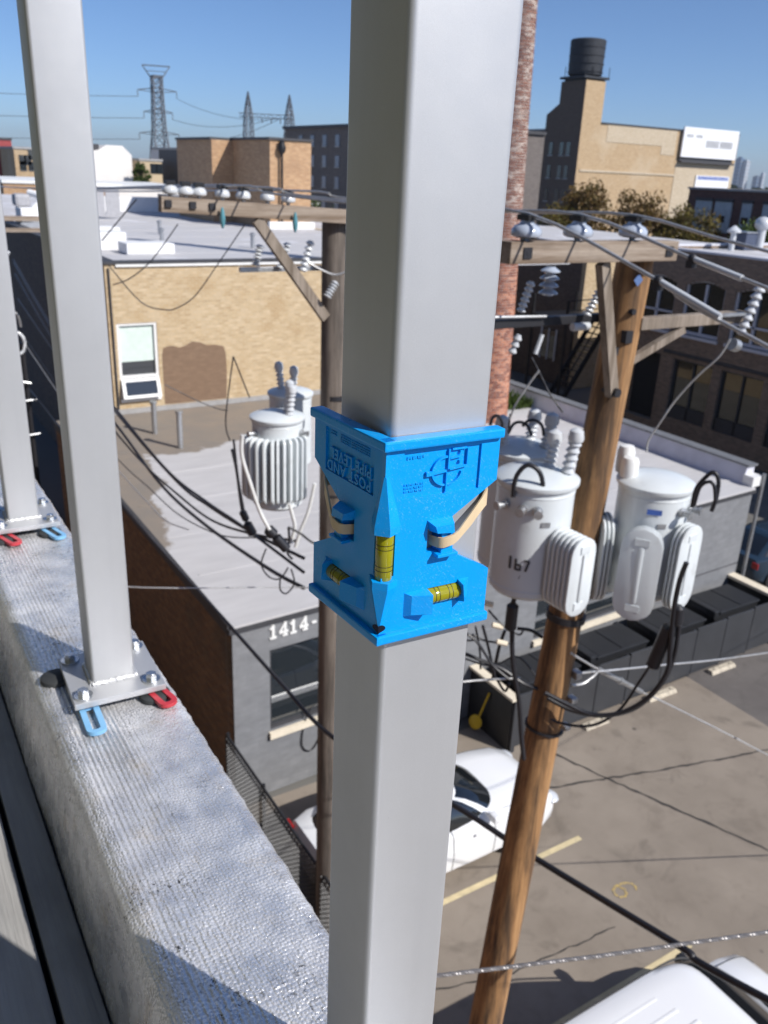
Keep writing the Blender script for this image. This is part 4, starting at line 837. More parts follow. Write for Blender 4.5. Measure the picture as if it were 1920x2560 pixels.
mks('cable_bundle', [MB().tube([(2.6,26.5,6.5),(3.5,26.4,6.45),(4.0,26.4,6.3),(4.1,26.4,5.9)],.035,6,4), MB().tube([(2.6,26.5,5.6),(3.2,26.4,5.9),(3.6,26.4,6.4),(3.9,26.4,5.8),(3.95,26.4,5.0)],.03,6,4), MB().tube([(2.8,26.5,4.3),(3.5,26.4,4.4),(4.2,26.4,4.25)],.03,6,4), MB().tube([(2.8,26.5,3.5),(3.6,26.4,3.7),(4.3,26.4,3.75)],.03,6,4), MB().tube([(2.8,26.5,2.5),(3.6,26.4,2.65),(4.3,26.4,2.7)],.03,6,4)], MAT['steel'], pf_, smooth=50)
# ------------------------------------------------------------------ transformers
MAT['can'] = M_plain('transformer_grey_paint', (.66,.70,.715), .34, var=.06, vs=3, dirt=((.46,.47,.46), 3.5, .60), coat=.2)
toc = lambda x, y: math.atan2(-y, -x)          # angle facing the camera side
def slotpoly(w, h, n=8):      # stadium outline in (u, z), centred
    P = []; r = w/2
    for i in range(n+1): a = math.pi*i/n; P.append((r*math.cos(a), h/2-r+r*math.sin(a)))
    for i in range(n+1): a = math.pi+math.pi*i/n; P.append((r*math.cos(a), -h/2+r+r*math.sin(a)))
    return P
def stadium(mb, c, u, nrm, w, h, t):
    P = slotpoly(w, h); n = len(P); c, u, nrm = Vector(c), Vector(u), Vector(nrm)
    f = [c+u*a+Vector((0,0,b))+nrm*t/2 for a, b in P]; g = [c+u*a*1.0+Vector((0,0,b))-nrm*t/2 for a, b in P]
    f2 = [c+u*a*.93+Vector((0,0,b*.97))+nrm*(t/2+t*.25) for a, b in P]
    return mb.loft([g, f, f2])
def transformer(lb, c, ztop, h, r, rads, lead=None, num=None):
    x, y = c; t = thing('transformer', (x,y,ztop-h), lb, 'transformer', 'pole transformers')
    mk('tank', MB().lathe((x,y,ztop-h), [(r*.9,0),(r,.03),(r,h-.09),(r*1.0,h-.085)], 36), MAT['can'], t, smooth=35)
    mk('lid', MB().lathe((x,y,ztop-.085), [(r*1.06,0),(r*1.09,.012),(r*1.09,.035),(r*1.0,.05),(r*.6,.078),(.02,.088)], 36), MAT['can'], t, smooth=35)
    for (ang, hh, r_) in rads.get('cyl', []):
        bx_, by_ = x+r_*math.cos(ang), y+r_*math.sin(ang)
        mk('bushing', MB().lathe((bx_,by_,ztop-.03),[(.058,0),(.062,.03),(.062,hh*.8),(.05,hh),(.01,hh+.01)],18), MAT['white_paint'], t, smooth=40)
    for (ang, hh, r_) in rads.get('bush', []):
        bx_, by_ = x+r_*math.cos(ang), y+r_*math.sin(ang)
        b = mk('bushing', sheds((bx_,by_,ztop-.02),(bx_+.03*math.cos(ang),by_+.03*math.sin(ang),ztop+hh),5,.030,.047), MAT['porcelain'], t, smooth=40)
        mk('cap', MB().lathe((bx_+.03*math.cos(ang),by_+.03*math.sin(ang),ztop+hh-.01),[(.05,0),(.055,.02),(.045,.07),(.01,.09)],14), MAT['porcelain'], b, smooth=40)
    for ang in rads.get('side', []):
        d = Vector((math.cos(ang), math.sin(ang), 0)); p = Vector((x,y,ztop-.20))+d*r*.97
        b = mk('side_bushing', MB().lathe(p, [(.03,0),(.035,.03),(.022,.035),(.022,.08),(.03,.085),(.03,.1)], 12, d), MAT['steel'], t, smooth=40)
    for (ang, n, w, hh, sp, depth0, zc) in rads.get('fins', []):
        d = Vector((math.cos(ang), math.sin(ang), 0)); u = Vector((-d.y, d.x, 0))
        for k in range(n):
            cc = Vector((x,y,zc))+d*(r+depth0+k*sp)
            f = mk('radiator_fin', stadium(MB(), cc, u, d, w, hh, sp*.42), MAT['can'], t, smooth=50)
            if k == n-1: mk('rib', stadium(MB(), cc+d*sp*.36, u, d, w*.13, hh*.62, sp*.3), MAT['can'], f, smooth=50)
        hd = Vector((x,y,zc))
        for s in (-1, 1): mk('header', MB().beam(hd+d*(r*.9)+Vector((0,0,s*hh*.36)), hd+d*(r+depth0+(n-.5)*sp)+Vector((0,0,s*hh*.36)), w*.35, .05), MAT['can'], t)
    for (ang0, ang1, n, hh, w, zc) in rads.get('radial', []):
        for k in range(n):
            a = ang0+(ang1-ang0)*k/(n-1); d = Vector((math.cos(a), math.sin(a), 0)); u = d; nn = Vector((-d.y, d.x, 0))
            mk('radiator_fin', stadium(MB(), Vector((x,y,zc))+d*(r+w*.38), u, nn, w, hh, .022), MAT['can'], t, smooth=50)
    an = toc(x,y)+.35; dn = Vector((math.cos(an), math.sin(an), 0)); un = Vector((-dn.y, dn.x, 0)); pn = Vector((x,y,ztop-.30))+dn*(r+.002)
    mk('nameplate', MB().beam(pn-un*.03, pn+un*.03, .003, .035, up=(0,0,1)), MAT['steel'], t); mks('weld_seam', [MB().lathe((x,y,ztop-h+.06),[(r,0),(r+.004,.004),(r+.004,.009),(r,.013)],36), MB().lathe((x,y,ztop-.13),[(r,0),(r+.003,.004),(r+.003,.009),(r,.013)],36)], MAT['can'], t, smooth=40)
    if num: mk('number', num, MAT['flash'], t)
    return t
A = (3.74,4.02); aA = toc(*A)
# number 167 stencilled on the tank, as bars on the curved side
nb = MB()
def tankbar(a0, z0, a1, z1, w):
    p = Vector((A[0]+.2625*math.cos(a0), A[1]+.2625*math.sin(a0), z0)); q = Vector((A[0]+.2625*math.cos(a1), A[1]+.2625*math.sin(a1), z1)); nb.beam(p, q, .004, w*1.1, up=(q-p).cross(Vector((math.cos(a0),math.sin(a0),0))))
a0 = aA-.42; da = .125
tankbar(a0-.03, 8.06, a0-.03, 8.15, .016)
tankbar(a0+da, 8.06, a0+da, 8.14, .014); tankbar(a0+da, 8.064, a0+2*da, 8.064, .014); tankbar(a0+2*da, 8.06, a0+2*da, 8.105, .014); tankbar(a0+da, 8.10, a0+2*da, 8.10, .014)
tankbar(a0+2.7*da, 8.135, a0+3.7*da, 8.135, .014); tankbar(a0+3.7*da, 8.135, a0+3.1*da, 8.06, .014)
tA = transformer('nearest light grey transformer numbered 167 with ribbed radiator, left of right pole', A, 8.70, .87, .26, dict(bush=[(aA+2.6,.16,.14),(aA+.75+.9,.22,.19)], side=[aA-.75,aA-.25,aA+.1], fins=[(aA+.80,6,.22,.56,.040,.02,8.10)]), num=nb)
Bc = (4.66,3.80); aB = toc(*Bc)
tB = transformer('light grey transformer right of the leaning pole with wide flat radiators', Bc, 8.60, .90, .25, dict(cyl=[(aB-1.25,.14,.20),(aB-1.75,.19,.235)], side=[aB+.9,aB+1.3], fins=[(aB-.05,3,.28,.70,.03,.05,7.96),(aB-1.15,3,.28,.68,.03,.05,7.96),(aB+1.0,3,.26,.66,.03,.04,8.0)]))
MAT['label_blue'] = M_plain('blue_label', (.06,.13,.42), .4)
d = Vector((math.cos(aB+.1), math.sin(aB+.1), 0)); p = Vector((Bc[0],Bc[1],8.40))+d*.255; u = Vector((-d.y,d.x,0))
mk('label', MB().add([p-u*.05-Vector((0,0,.02)),p+u*.05-Vector((0,0,.02)),p+u*.05+Vector((0,0,.02)),p-u*.05+Vector((0,0,.02))],[(0,1,2,3)]), MAT['label_blue'], tB)
Cc_ = (4.10,4.62); aC = toc(*Cc_)
transformer('third light grey transformer half hidden behind the near post', Cc_, 8.68, 1.0, .25, dict(bush=[(aC-1.0,.13,.15),(aC+1.3,.17,.18),(aC+2.6,.14,.12)], side=[aC+.4,aC-.4]))
Dc = (3.70,8.06); aD = toc(*Dc)
transformer('light grey transformer with many vertical fins left of the old pole', Dc, 8.08, 1.05, .27, dict(bush=[(aD+1.6,.26,.1),(aD+.9,.24,.16)], side=[aD-1.0,aD+1.1], radial=[(aD-1.25,aD-.15,6,.72,.15,7.50),(aD+.0,aD+1.0,6,.72,.11,7.50)]))
Ec = (4.12,8.62); aE = toc(*Ec)
transformer('smaller light grey transformer right behind the finned one', Ec, 8.17, .9, .24, dict(bush=[(aE-1.5,.22,.1),(aE+.3,.2,.1)], side=[aE-.6]))
# ------------------------------------------------------------------ overhead wires and cables (surveyed points, metres)
PT = {
'c1': [(4.1,16.327,5.897),(4.1,12.929,5.652),(4.1,11.347,5.748),(4.1,9.809,5.936),(4.1,8.212,6.212)],
'c2': [(4.12,16.37,5.599),(4.12,13.879,5.28),(4.12,11.778,5.329),(4.12,9.402,5.595),(4.12,8.247,5.799)],
'c3': [(4.08,16.257,5.476),(4.08,14.448,5.396),(4.08,12.9,5.445),(4.08,11.311,5.562),(4.08,9.816,5.914),(4.08,8.383,6.37)],
'c4': [(4.05,16.002,6.016),(4.05,13.161,5.748),(4.05,11.335,5.835),(4.05,10.012,5.96),(4.05,8.109,6.083)],
'c5': [(4.15,16.513,4.839),(4.15,14.776,4.917),(4.15,13.015,5.001),(4.15,11.127,5.366),(4.15,9.718,5.871)],
'grey': [(4.2,16.78,4.513),(4.2,15.024,4.511),(4.2,13.905,4.545),(4.2,12.635,4.852)],
'low': [(4.25,17.261,3.708),(4.2,10.986,3.909),(4.15,9.001,4.026),(4.1,7.374,4.201),(4.3,5.301,4.707),(4.5,4.336,4.763),(4.5,2.773,5.234),(4.5,2.04,5.456)],
'lead1': [(3.473,3.937,8.571),(3.478,3.933,8.707),(3.523,3.893,8.794),(3.58,3.84,8.762),(3.607,3.815,8.659),(3.598,3.823,8.535),(3.596,3.825,8.382),(3.571,3.848,8.15),(3.544,3.873,7.998)],
'lead1b': [(3.586,3.903,7.869),(3.562,3.925,7.779),(3.572,3.916,7.566),(3.595,3.894,7.31),(3.65,3.843,6.984),(3.679,3.815,6.729),(3.708,3.787,6.513)],
'splice1': [(3.562,3.925,7.779),(3.562,3.925,7.564)],
'loopR': [(4.454,3.312,8.557),(4.456,3.309,8.684),(4.486,3.268,8.783),(4.508,3.237,8.81),(4.527,3.21,8.761),(4.531,3.204,8.652),(4.524,3.215,8.552)],
'loopR2': [(4.419,3.274,8.591),(4.428,3.262,8.718),(4.456,3.223,8.761),(4.477,3.195,8.733),(4.49,3.177,8.641)],
'leadR': [(4.472,3.287,8.167),(4.46,3.303,8.042),(4.457,3.307,7.87),(4.461,3.301,7.727),(4.472,3.287,7.514),(4.476,3.282,7.314),(4.421,3.356,7.079),(4.317,3.488,6.903),(4.189,3.64,6.839),(4.07,3.774,6.884),(3.95,3.899,6.946)],
'leadR2': [(4.521,3.305,7.808),(4.532,3.29,7.596),(4.531,3.291,7.395),(4.501,3.332,7.174),(4.416,3.443,6.941),(4.285,3.605,6.818),(4.135,3.776,6.806),(4.002,3.917,6.874)],
'leadR3': [(4.56,3.336,7.645),(4.501,3.416,7.356),(4.456,3.474,7.147),(4.387,3.56,6.857),(4.273,3.696,6.675),(4.119,3.868,6.641),(4.028,3.962,6.703)],
'spliceR': [(4.496,3.339,7.66),(4.453,3.395,7.298)],
'spliceR2': [(4.496,3.305,7.833),(4.503,3.295,7.68)],
'tang0': [(3.636,4.259,7.544),(3.71,4.195,7.447),(3.809,4.105,7.374),(3.833,4.083,7.413)],
'tang1': [(3.555,4.391,7.302),(3.624,4.335,7.235),(3.722,4.251,7.058),(3.821,4.162,6.954)],
'tang2': [(3.591,4.426,7.097),(3.695,4.34,7.052),(3.814,4.236,7.004),(3.935,4.124,6.905),(4.025,4.036,6.874)],
'tang3': [(3.667,4.429,7.315),(3.703,4.399,7.126),(3.72,4.384,6.948)],
'tang4': [(3.74,4.433,7.303),(3.788,4.392,7.106),(3.841,4.346,6.851)],
'tang5': [(3.903,4.358,7.254),(3.879,4.379,7.088),(3.863,4.394,6.808)],
'tang6': [(3.716,4.583,7.098),(3.764,4.543,7.114),(3.75,4.555,7.157),(3.825,4.492,7.115),(3.967,4.367,7.115)],
'tang7': [(4.026,4.381,6.728),(4.008,4.398,6.647),(3.953,4.447,6.75),(3.896,4.497,6.871)],
'tang8': [(4.071,4.408,7.203),(4.152,4.332,7.202),(4.217,4.268,7.154)],
'tang9': [(3.815,4.696,6.841),(3.986,4.551,6.805),(4.129,4.422,6.921),(4.266,4.29,6.727)],
'wireP1': [(4.154,3.9,7.233),(4.6,4.005,6.902),(5.5,4.253,6.263),(6.0,4.38,5.92),(7.2,4.361,5.123),(7.8,4.247,4.728)],
'wireP2': [(4.24,3.95,6.994),(5.287,3.95,6.768),(6.814,3.95,6.461)],
'wireP2b': [(4.217,3.9,6.929),(4.337,3.9,6.909),(4.436,3.9,6.941),(4.495,3.9,6.98)],
'wireL': [(3.332,4.424,6.9),(3.609,4.34,6.9),(3.965,4.197,6.9)],
'strand': [(0.722,1.574,8.35),(1.134,1.401,8.35),(1.601,1.216,8.35),(2.127,1.02,8.35),(2.644,0.83,8.35)],
'dropL1': [(3.045,7.721,7.84),(3.084,7.706,7.603),(3.128,7.688,7.167),(3.192,7.661,6.986),(3.244,7.64,6.876)],
'dropL1b': [(3.062,7.715,7.94),(3.097,7.701,7.517),(3.15,7.679,7.131)],
'spl1': [(3.105,7.643,7.196),(3.148,7.626,7.079)],
'spl2': [(3.144,7.627,7.062),(3.21,7.6,6.916)],
'spl3': [(3.318,7.499,7.016),(3.392,7.465,6.925),(3.512,7.41,6.761)],
'white1': [(3.067,7.497,8.049),(3.06,7.5,7.837),(3.13,7.471,7.545),(3.214,7.435,7.244),(3.3,7.397,7.041)],
'white2': [(3.655,7.674,7.172),(3.686,7.659,7.035),(3.709,7.648,6.896),(3.671,7.666,6.709)],
'white3': [(3.941,7.644,7.363),(3.883,7.674,7.042),(3.807,7.711,6.807),(3.761,7.734,6.616)],
'tl1': [(3.605,7.587,6.939),(3.719,7.532,6.865),(3.833,7.474,6.763),(3.977,7.399,6.7)],
'tl2': [(3.605,7.587,6.939),(3.612,7.584,6.8),(3.597,7.591,6.641),(3.643,7.569,6.565)],
'tl3': [(3.348,7.595,6.736),(3.301,7.615,6.554),(3.376,7.583,6.403),(3.482,7.534,6.382),(3.558,7.499,6.512)],
'tl4': [(3.482,7.534,6.382),(3.482,7.535,6.25),(3.543,7.506,6.202),(3.618,7.47,6.324),(3.588,7.484,6.493)],
'thin1': [(2.197,8.728,9.793),(2.321,8.695,9.915)],
'thinA': [(2.508,8.643,10.146),(2.174,8.734,9.758)],
'thinB': [(3.185,9.479,9.866),(2.904,9.569,9.486),(2.672,9.636,9.288),(2.492,9.685,9.217)],
'thinC': [(3.86,9.225,9.888),(3.564,9.343,9.442),(3.33,9.429,9.108),(3.145,9.493,8.974),(3.009,9.537,8.949),(2.767,9.61,9.032),(2.463,9.692,9.423)],
'thinD': [(3.263,10.505,7.857),(3.614,10.389,7.652),(3.869,10.297,7.534),(3.998,10.248,7.504)],
'thinE': [(3.189,7.987,8.714),(3.103,8.021,8.066),(3.138,8.007,7.833)],
'thinF': [(3.189,7.987,8.714),(3.331,7.929,8.293)],
'thinG': [(2.0,8.775,6.067),(3.773,8.171,5.922),(4.192,7.964,5.91)],
'jump1': [(4.434,3.254,9.655),(4.409,3.288,9.547),(4.348,3.369,9.415),(4.285,3.448,9.253),(4.242,3.5,9.105),(4.208,3.541,8.976),(4.208,3.542,8.896)],
'jump2': [(3.631,3.997,9.374),(3.588,4.036,9.276),(3.537,4.08,9.139),(3.518,4.097,9.04)],
'jump3': [(3.724,4.182,9.412),(3.777,4.134,9.298),(3.83,4.085,9.182),(3.9,4.019,9.068)],
'jump4': [(3.648,4.249,9.026),(3.647,4.25,8.899)],
'loopA': [(3.678,4.485,8.882),(3.69,4.475,8.942),(3.716,4.453,8.952),(3.738,4.435,8.911),(3.741,4.432,8.867)],
'loopC': [(3.914,4.415,8.866),(3.937,4.394,8.906),(3.973,4.362,8.918),(4.011,4.326,8.886),(4.028,4.312,8.815)],
'loopC2': [(3.843,4.477,8.806),(3.865,4.458,8.875),(3.901,4.426,8.895),(3.94,4.392,8.87),(3.966,4.368,8.806)],
'primA': [(3.29,3.849,10.305),(3.29,2.866,10.069),(3.29,2.485,9.957),(3.29,2.224,9.875)],
'primL': [(3.852,7.689,9.653),(3.948,7.64,9.591),(4.088,7.566,9.534),(4.191,7.509,9.567)],
}
def wire(name, lb, pts, r, mat, grp, n=7, sm=8, cat='cable'):
    return tag(mk(name, MB().tube(pts, r, n, sm), mat, smooth=60), lb, cat, grp)
G1 = 'bundle of service cables'; G2 = 'transformer leads'; G3 = 'overhead wires'
ext = lambda k, far: [far]+PT[k]
wire('service_cable','uppermost black cable of the bundle sagging over the 1414 roof',[(4.2,27,7.6),(4.1,21,6.4)]+PT['c1'],.022,MAT['cable'],G1)
wire('service_cable','lowest black cable of the bundle reaching the old pole',[(4.2,27,7.3),(4.12,21,6.1)]+PT['c2'],.026,MAT['cable'],G1)
wire('service_cable','black cable crossing between its neighbours above the patched roof',[(4.2,27,6.6),(4.08,20,5.8)]+PT['c3'],.018,MAT['cable'],G1)
wire('service_cable','black cable running close beside the uppermost one of the bundle',[(4.2,27,7.7),(4.05,21,6.6)]+PT['c4'],.020,MAT['cable'],G1)
wire('service_cable','thin slack black cable hanging below the bundle over the roof edge',[(4.2,27,5.6),(4.15,20,4.9)]+PT['c5'],.010,MAT['cable'],G1)
wire('service_cable','thin light grey wire curving along the left roof edge',[(4.2,27,5.4),(4.2,20,4.6)]+PT['grey'],.010,MAT['alu_wire'],G1)
wire('trunk_cable','thick black trunk cable running diagonally down across the parking lot',[(4.3,30,3.9)]+PT['low'][:-1]+[(4.5,2.04,5.456),(4.5,-3,7.5)],.028,MAT['cable'],None,8,8)
wire('lead_cable','black lead looping over the front of transformer 167',PT['lead1'],.016,MAT['cable'],G2); wire('lead_cable','black lead hanging straight down from transformer 167',PT['lead1b'],.018,MAT['cable'],G2)
def splice(lb, p, r=.034): t = Vector(p[1])-Vector(p[0]); return tag(mk('splice_sleeve', MB().lathe(p[0],[(r*.5,0),(r,.02),(r,t.length-.02),(r*.5,t.length)],12,t), MAT['cable'], smooth=40), lb, 'cable splice', 'black splice sleeves')
splice('fat black splice on the lead below transformer 167', PT['splice1'], .042); splice('long black splice hanging below the right transformer', PT['spliceR'], .05); splice('short black splice just under the right transformer', PT['spliceR2'], .042)
wire('lead_cable','larger black loop beside the right transformer lid',PT['loopR'],.014,MAT['cable'],G2); wire('lead_cable','smaller black loop nested beside the right transformer lid',PT['loopR2'],.012,MAT['cable'],G2)
wire('lead_cable','outer thick black cable swooping from right transformer to the pole',PT['leadR'],.018,MAT['cable'],G2); wire('lead_cable','inner thick black cable swooping from right transformer to the pole',PT['leadR2'],.017,MAT['cable'],G2); wire('lead_cable','lowest slack black cable swooping below the others to the pole',PT['leadR3'],.011,MAT['cable'],G2)
tw_ = ['topmost','short upper','long lower','leftmost upright','second upright','third upright','curled','hooked','right hand','long slack']
for i in range(10): wire('tangle_wire',f'{tw_[i]} thin black wire of the tangle between post and leaning pole',PT['tang%d'%i],.008+.003*(i%3),MAT['cable'],'tangle of thin black wires',6,6)
for i, (x, z) in enumerate([(3.60,7.6),(3.72,7.38),(3.78,7.22)]): tag(mk('connector', MB().cyl((x,4.3,z),(x+.07,4.26,z-.02),.022,n=8), MAT['cream']), ['upper','middle','lower'][i]+' small pale connector in the wire tangle', 'connector', 'pale wire connectors')
wire('guy_wire','pale double wire running down right from the leaning pole clamp',PT['wireP1']+[(14.6,4.6,.05)],.010,MAT['alu_wire'],G3,6,8,'wire'); wire('guy_wire','grey wire running level to the right from the leaning pole',PT['wireP2']+[(12,3.9,5.6),(29.95,7,5.2)],.008,MAT['alu_wire'],G3,6,8,'wire')
wire('guy_wire','short grey loop wire at the leaning pole clamp',PT['wireP2b'],.011,MAT['alu_wire'],G3,6,8,'wire'); wire('guy_wire','short grey wire between near post and leaning pole',PT['wireL'],.009,MAT['alu_wire'],G3,6,8,'wire')
a_, b_ = Vector(PT['wireP1'][1]), Vector(PT['wireP1'][2]); tag(mk('strain_rod', MB().cyl(a_, b_, .022, n=8).cyl(a_.lerp(b_,.45), a_.lerp(b_,.5), .032, n=8), MAT['steel'], smooth=40), 'grey strain rod on the pale double wire', 'strain rod')
# steel strand with helical wraps, close to the camera
sp_ = [(.326,1.735,8.35)]+PT['strand']+[(5,-.05,8.2),(9,-1.5,8.0)]; mb = MB()
for k in range(3):
    P = []
    for i in range(1400):
        u = i/1399*(len(sp_)-1); j = min(int(u), len(sp_)-2); p = Vector(sp_[j]).lerp(Vector(sp_[j+1]), u-j); an = i*.55+k*2.094
        P.append(p+Vector((.35,.92,0)).normalized()*math.cos(an)*.0032+Vector((0,0,1))*math.sin(an)*.0032)
    mb.tube(P, .0034, 5)
MAT['strand'] = M_plain('weathered_strand', (.26,.25,.25), .45, .5, var=.2, vs=40)
tag(mk('steel_strand', mb, MAT['strand'], smooth=60), 'twisted steel strand crossing the bottom right in front of everything', 'wire')
# primary conductors: far pole - left arm - right arm - past the camera
for i, (xl, xr, zr, lb) in enumerate([(3.02,3.29,10.28,'nearest'),(3.22,3.68,10.28,'middle'),(3.67,4.13,10.28,'farthest')]):
    zl = 10.265-(xl-3.5)*.0454+.03
    far = sag((3.3+.3*i,60,9.9),(xl,7.73,zl),.5,8)
    near = {0:[(3.29,2.866,10.069),(3.29,2.224,9.875),(3.29,-2,8.9),(3.29,-8,8.6)],1:[(3.68,3.01,10.15),(3.68,2.54,10.06),(3.68,-2,9.2),(3.68,-8,8.7)],2:[(4.13,2.9,10.19),(4.13,0,9.9),(4.13,-8,8.9)]}[i]
    wire('primary_wire',f'{lb} of the three pale overhead wires running past both pole arms',far+sag((xl,7.73,zl),(xr,3.85,zr+.03),.04,5)[1:]+near,.0095,MAT['alu_wire'],'three primary wires',8,4,'wire')
    if i < 2:
        s0, s1 = (Vector(near[0]), Vector((3.29,2.485,9.957))) if i == 0 else (Vector((3.68,3.01,10.15)), Vector((3.68,2.70,10.09)))
        tag(mk('line_guard', MB().cyl(s0, s1, .0155, n=10), MAT['porcelain'], smooth=40), f'thick pale sleeve on the {lb} overhead wire', 'line guard', 'pale line guards')
        tag(mk('wire_clamp', MB().ball(s0, .026, 10).box(s0+Vector((-.02,-.02,-.045)), s0+Vector((.02,.02,-.01))), MAT['darkmetal'], smooth=50), f'small dark clamp at the end of the sleeve on the {lb} wire', 'clamp', 'wire clamps')
for k, r, lb in [('dropL1',.015,'black lead dropping left of the finned transformer'),('dropL1b',.012,'thinner black lead beside the drop left of the finned transformer'),('tl1',.014,'black tail wire running right below the old pole transformer'),('tl2',.014,'black tail wire hanging beside the splice cluster'),('tl3',.009,'thin black wire loop hanging under the splice cluster'),('tl4',.009,'lowest thin black wire loop under the splice cluster')]: wire('lead_cable',lb,PT[k],r,MAT['cable'],G2)
MAT['white_jacket'] = M_plain('white_cable_jacket', (.70,.70,.68), .45)
for k, lb in [('white1','long white lead in front of the finned transformer'),('white2','short white lead below the finned transformer'),('white3','white lead slanting down beside the old pole')]: wire('white_lead',lb,PT[k],.020,MAT['white_jacket'],G2)
splice('small black splice at the end of the left drop lead', PT['spl1'], .04); splice('grey-black splice following the left drop lead', PT['spl2'], .05)
q_ = PT['spl3']; splice('upper fat black splice at the end of the long white lead', [q_[0],q_[1]], .06); splice('lower fat black splice at the end of the long white lead', [q_[1],q_[2]], .055)
for k, lb in [('thinA','thin dark wire rising to the left arm end'),('thinB','thin dark wire descending over the white roof, left one'),('thinC','thin dark slack wire looping across the yellow wall'),('thinD','thin dark wire above the patched roof by the yellow wall foot'),('thinE','thin wire dropping onto the finned transformer'),('thinF','short thin wire slanting to the finned transformer'),('thinG','faint thin wire crossing the brown side wall'),('jump1','thin wire from the end cutout down to the right transformer'),('jump2','pale jumper wire in the shaded gap left of the leaning pole'),('jump3','second jumper wire in the shaded gap left of the leaning pole'),('jump4','short upright jumper above the hidden transformer'),('loopA','black loop just above the blue level'),('loopC','black loop above the hidden transformer, right one'),('loopC2','black loop above the hidden transformer, left one'),('primL','pale slack wire crossing the old pole below its arm')]:
    wire('jumper_wire', lb, ([(.33,9.75,6.3)] if k == 'thinG' else [])+PT[k], .012 if k.startswith('loop') or k == 'primL' else .007, MAT['alu_wire'] if k in ('jump1','jump2','thinG','primL') else MAT['cable'], 'thin jumper wires', 6, 6, 'wire')
# ------------------------------------------------------------------ bin enclosure
MAT['char'] = M_plain('charcoal_panel', (.04,.042,.047), .5, var=.12, vs=2, dirt=((.07,.07,.07), 2.5, .6)); MAT['binblack'] = M_plain('black_bin_plastic', (.018,.019,.022), .5)
en = thing('bin_enclosure', (13.9,10.8,0), 'long charcoal panel enclosure along the grey building with pale top boards', 'enclosure')
ed = [9.75,10.85,11.93,12.88,13.98,15.07,16.13,17.16,18.2]
for a, b in zip(ed, ed[1:]): mk('panel', MB().bbox((a+.035,10.30+(a-9.75)*.03,.06),(b-.035,10.35+(a-9.75)*.03,1.24),.008), MAT['char'], en)
for a in ed: mk('panel_post', MB().box((a-.03,10.31+(a-9.75)*.03,0),(a+.03,10.40+(a-9.75)*.03,1.20)), MAT['binblack'], en)
mk('end_wall', MB().box((9.62,10.30,0),(9.70,11.60,1.17)), MAT['binblack'], en, label='black end wall facing the white car'); mk('end_post', MB().box((9.64,10.24,0),(9.74,10.298,1.19)), MAT['char'], en)
mk('top_board', MB().bbox((9.56,10.24,1.195),(9.76,11.62,1.25),.006), MAT['cream'], en); mk('end_wall', MB().box((18.12,10.52,0),(18.22,12.0,1.22)), MAT['binblack'], en); mk('top_board', MB().bbox((18.02,10.46,1.225),(18.30,12.05,1.30),.006), MAT['cream'], en)
def bin_(x0, x1, y0, y1, lb):
    t = thing('trash_bin', ((x0+x1)/2,(y0+y1)/2,0), lb, 'trash bin', 'trash bins in the enclosure'); zt = 1.22
    mk('body', MB().add([(x0+.08,y0+.08,.12),(x1-.08,y0+.08,.12),(x1-.08,y1-.05,.12),(x0+.08,y1-.05,.12),(x0+.03,y0+.03,zt-.03),(x1-.03,y0+.03,zt-.03),(x1-.03,y1-.02,zt-.03),(x0+.03,y1-.02,zt-.03)],[(3,2,1,0),(4,5,6,7),(0,1,5,4),(1,2,6,5),(2,3,7,6),(3,0,4,7)]), MAT['binblack'], t)
    lid = MB().bbox((x0+.16,y0,zt),(x1,y1,zt+.06),.018); n = 15
    for k in range(n): yy_ = y0+.06+(y1-y0-.12)*k/(n-1); lid.box((x0+.24,yy_-.012,zt+.048),(x1-.06,yy_+.012,zt+.07))
    lid.box((x0+.9,y0+.03,zt+.047),(x0+.96,y1-.03,zt+.08)); lo = mk('lid', lid, MAT['binblack'], t); lo.rotation_euler = (0,0,0)
    mk('handle_box', MB().bbox((x0-.02,y0+.02,zt-.12),(x0+.155,y1-.02,zt+.10),.03), MAT['binblack'], t)
    MATL = MAT['steel']; mk('handle', MB().bbox((x0-.028,(y0+y1)/2-.22,zt-.03),(x0-.018,(y0+y1)/2+.22,zt+.03),.004), MAT['char'], t)
    for (x, y) in [(x0+.25,y0+.12),(x1-.25,y0+.12),(x0+.25,y1-.12),(x1-.25,y1-.12)]: mk('caster', MB().cyl((x-.03,y,.06),(x+.03,y,.06),.06,n=10), MAT['binblack'], t)
for (a, b, lb) in [(10.0,11.6,'first charcoal bin, partly behind the leaning pole'),(11.95,13.65,'second charcoal bin with ribbed lid, right of the leaning pole'),(14.0,15.6,'third charcoal bin under the right transformer'),(16.0,17.6,'fourth charcoal bin beside the pale end board')]: bin_(a, b, 10.52+(a-9.75)*.03, 11.40+(a-9.75)*.04, lb)
MAT['yellow'] = M_plain('yellow_shovel_plastic', (.55,.36,.01), .45)
sh = thing('shovel', (9.5,11.1,0), 'yellow shovel leaning against the black end wall of the enclosure', 'shovel')
mk('handle', MB().cyl((9.585,10.96,.98),(9.50,11.10,.36),.022,n=8), MAT['yellow'], sh, smooth=50); mk('blade', MB().lathe((9.44,11.13,.24),[(.02,-.012),(.13,-.01),(.15,0),(.13,.012),(.02,.016)],16,Vector((-.9,-.3,.35))), MAT['yellow'], sh, smooth=50)
MAT['dirty_cream'] = M_plain('worn_cream_concrete', (.52,.46,.36), .85, var=.15, dirt=((.25,.22,.18), 9, .5))
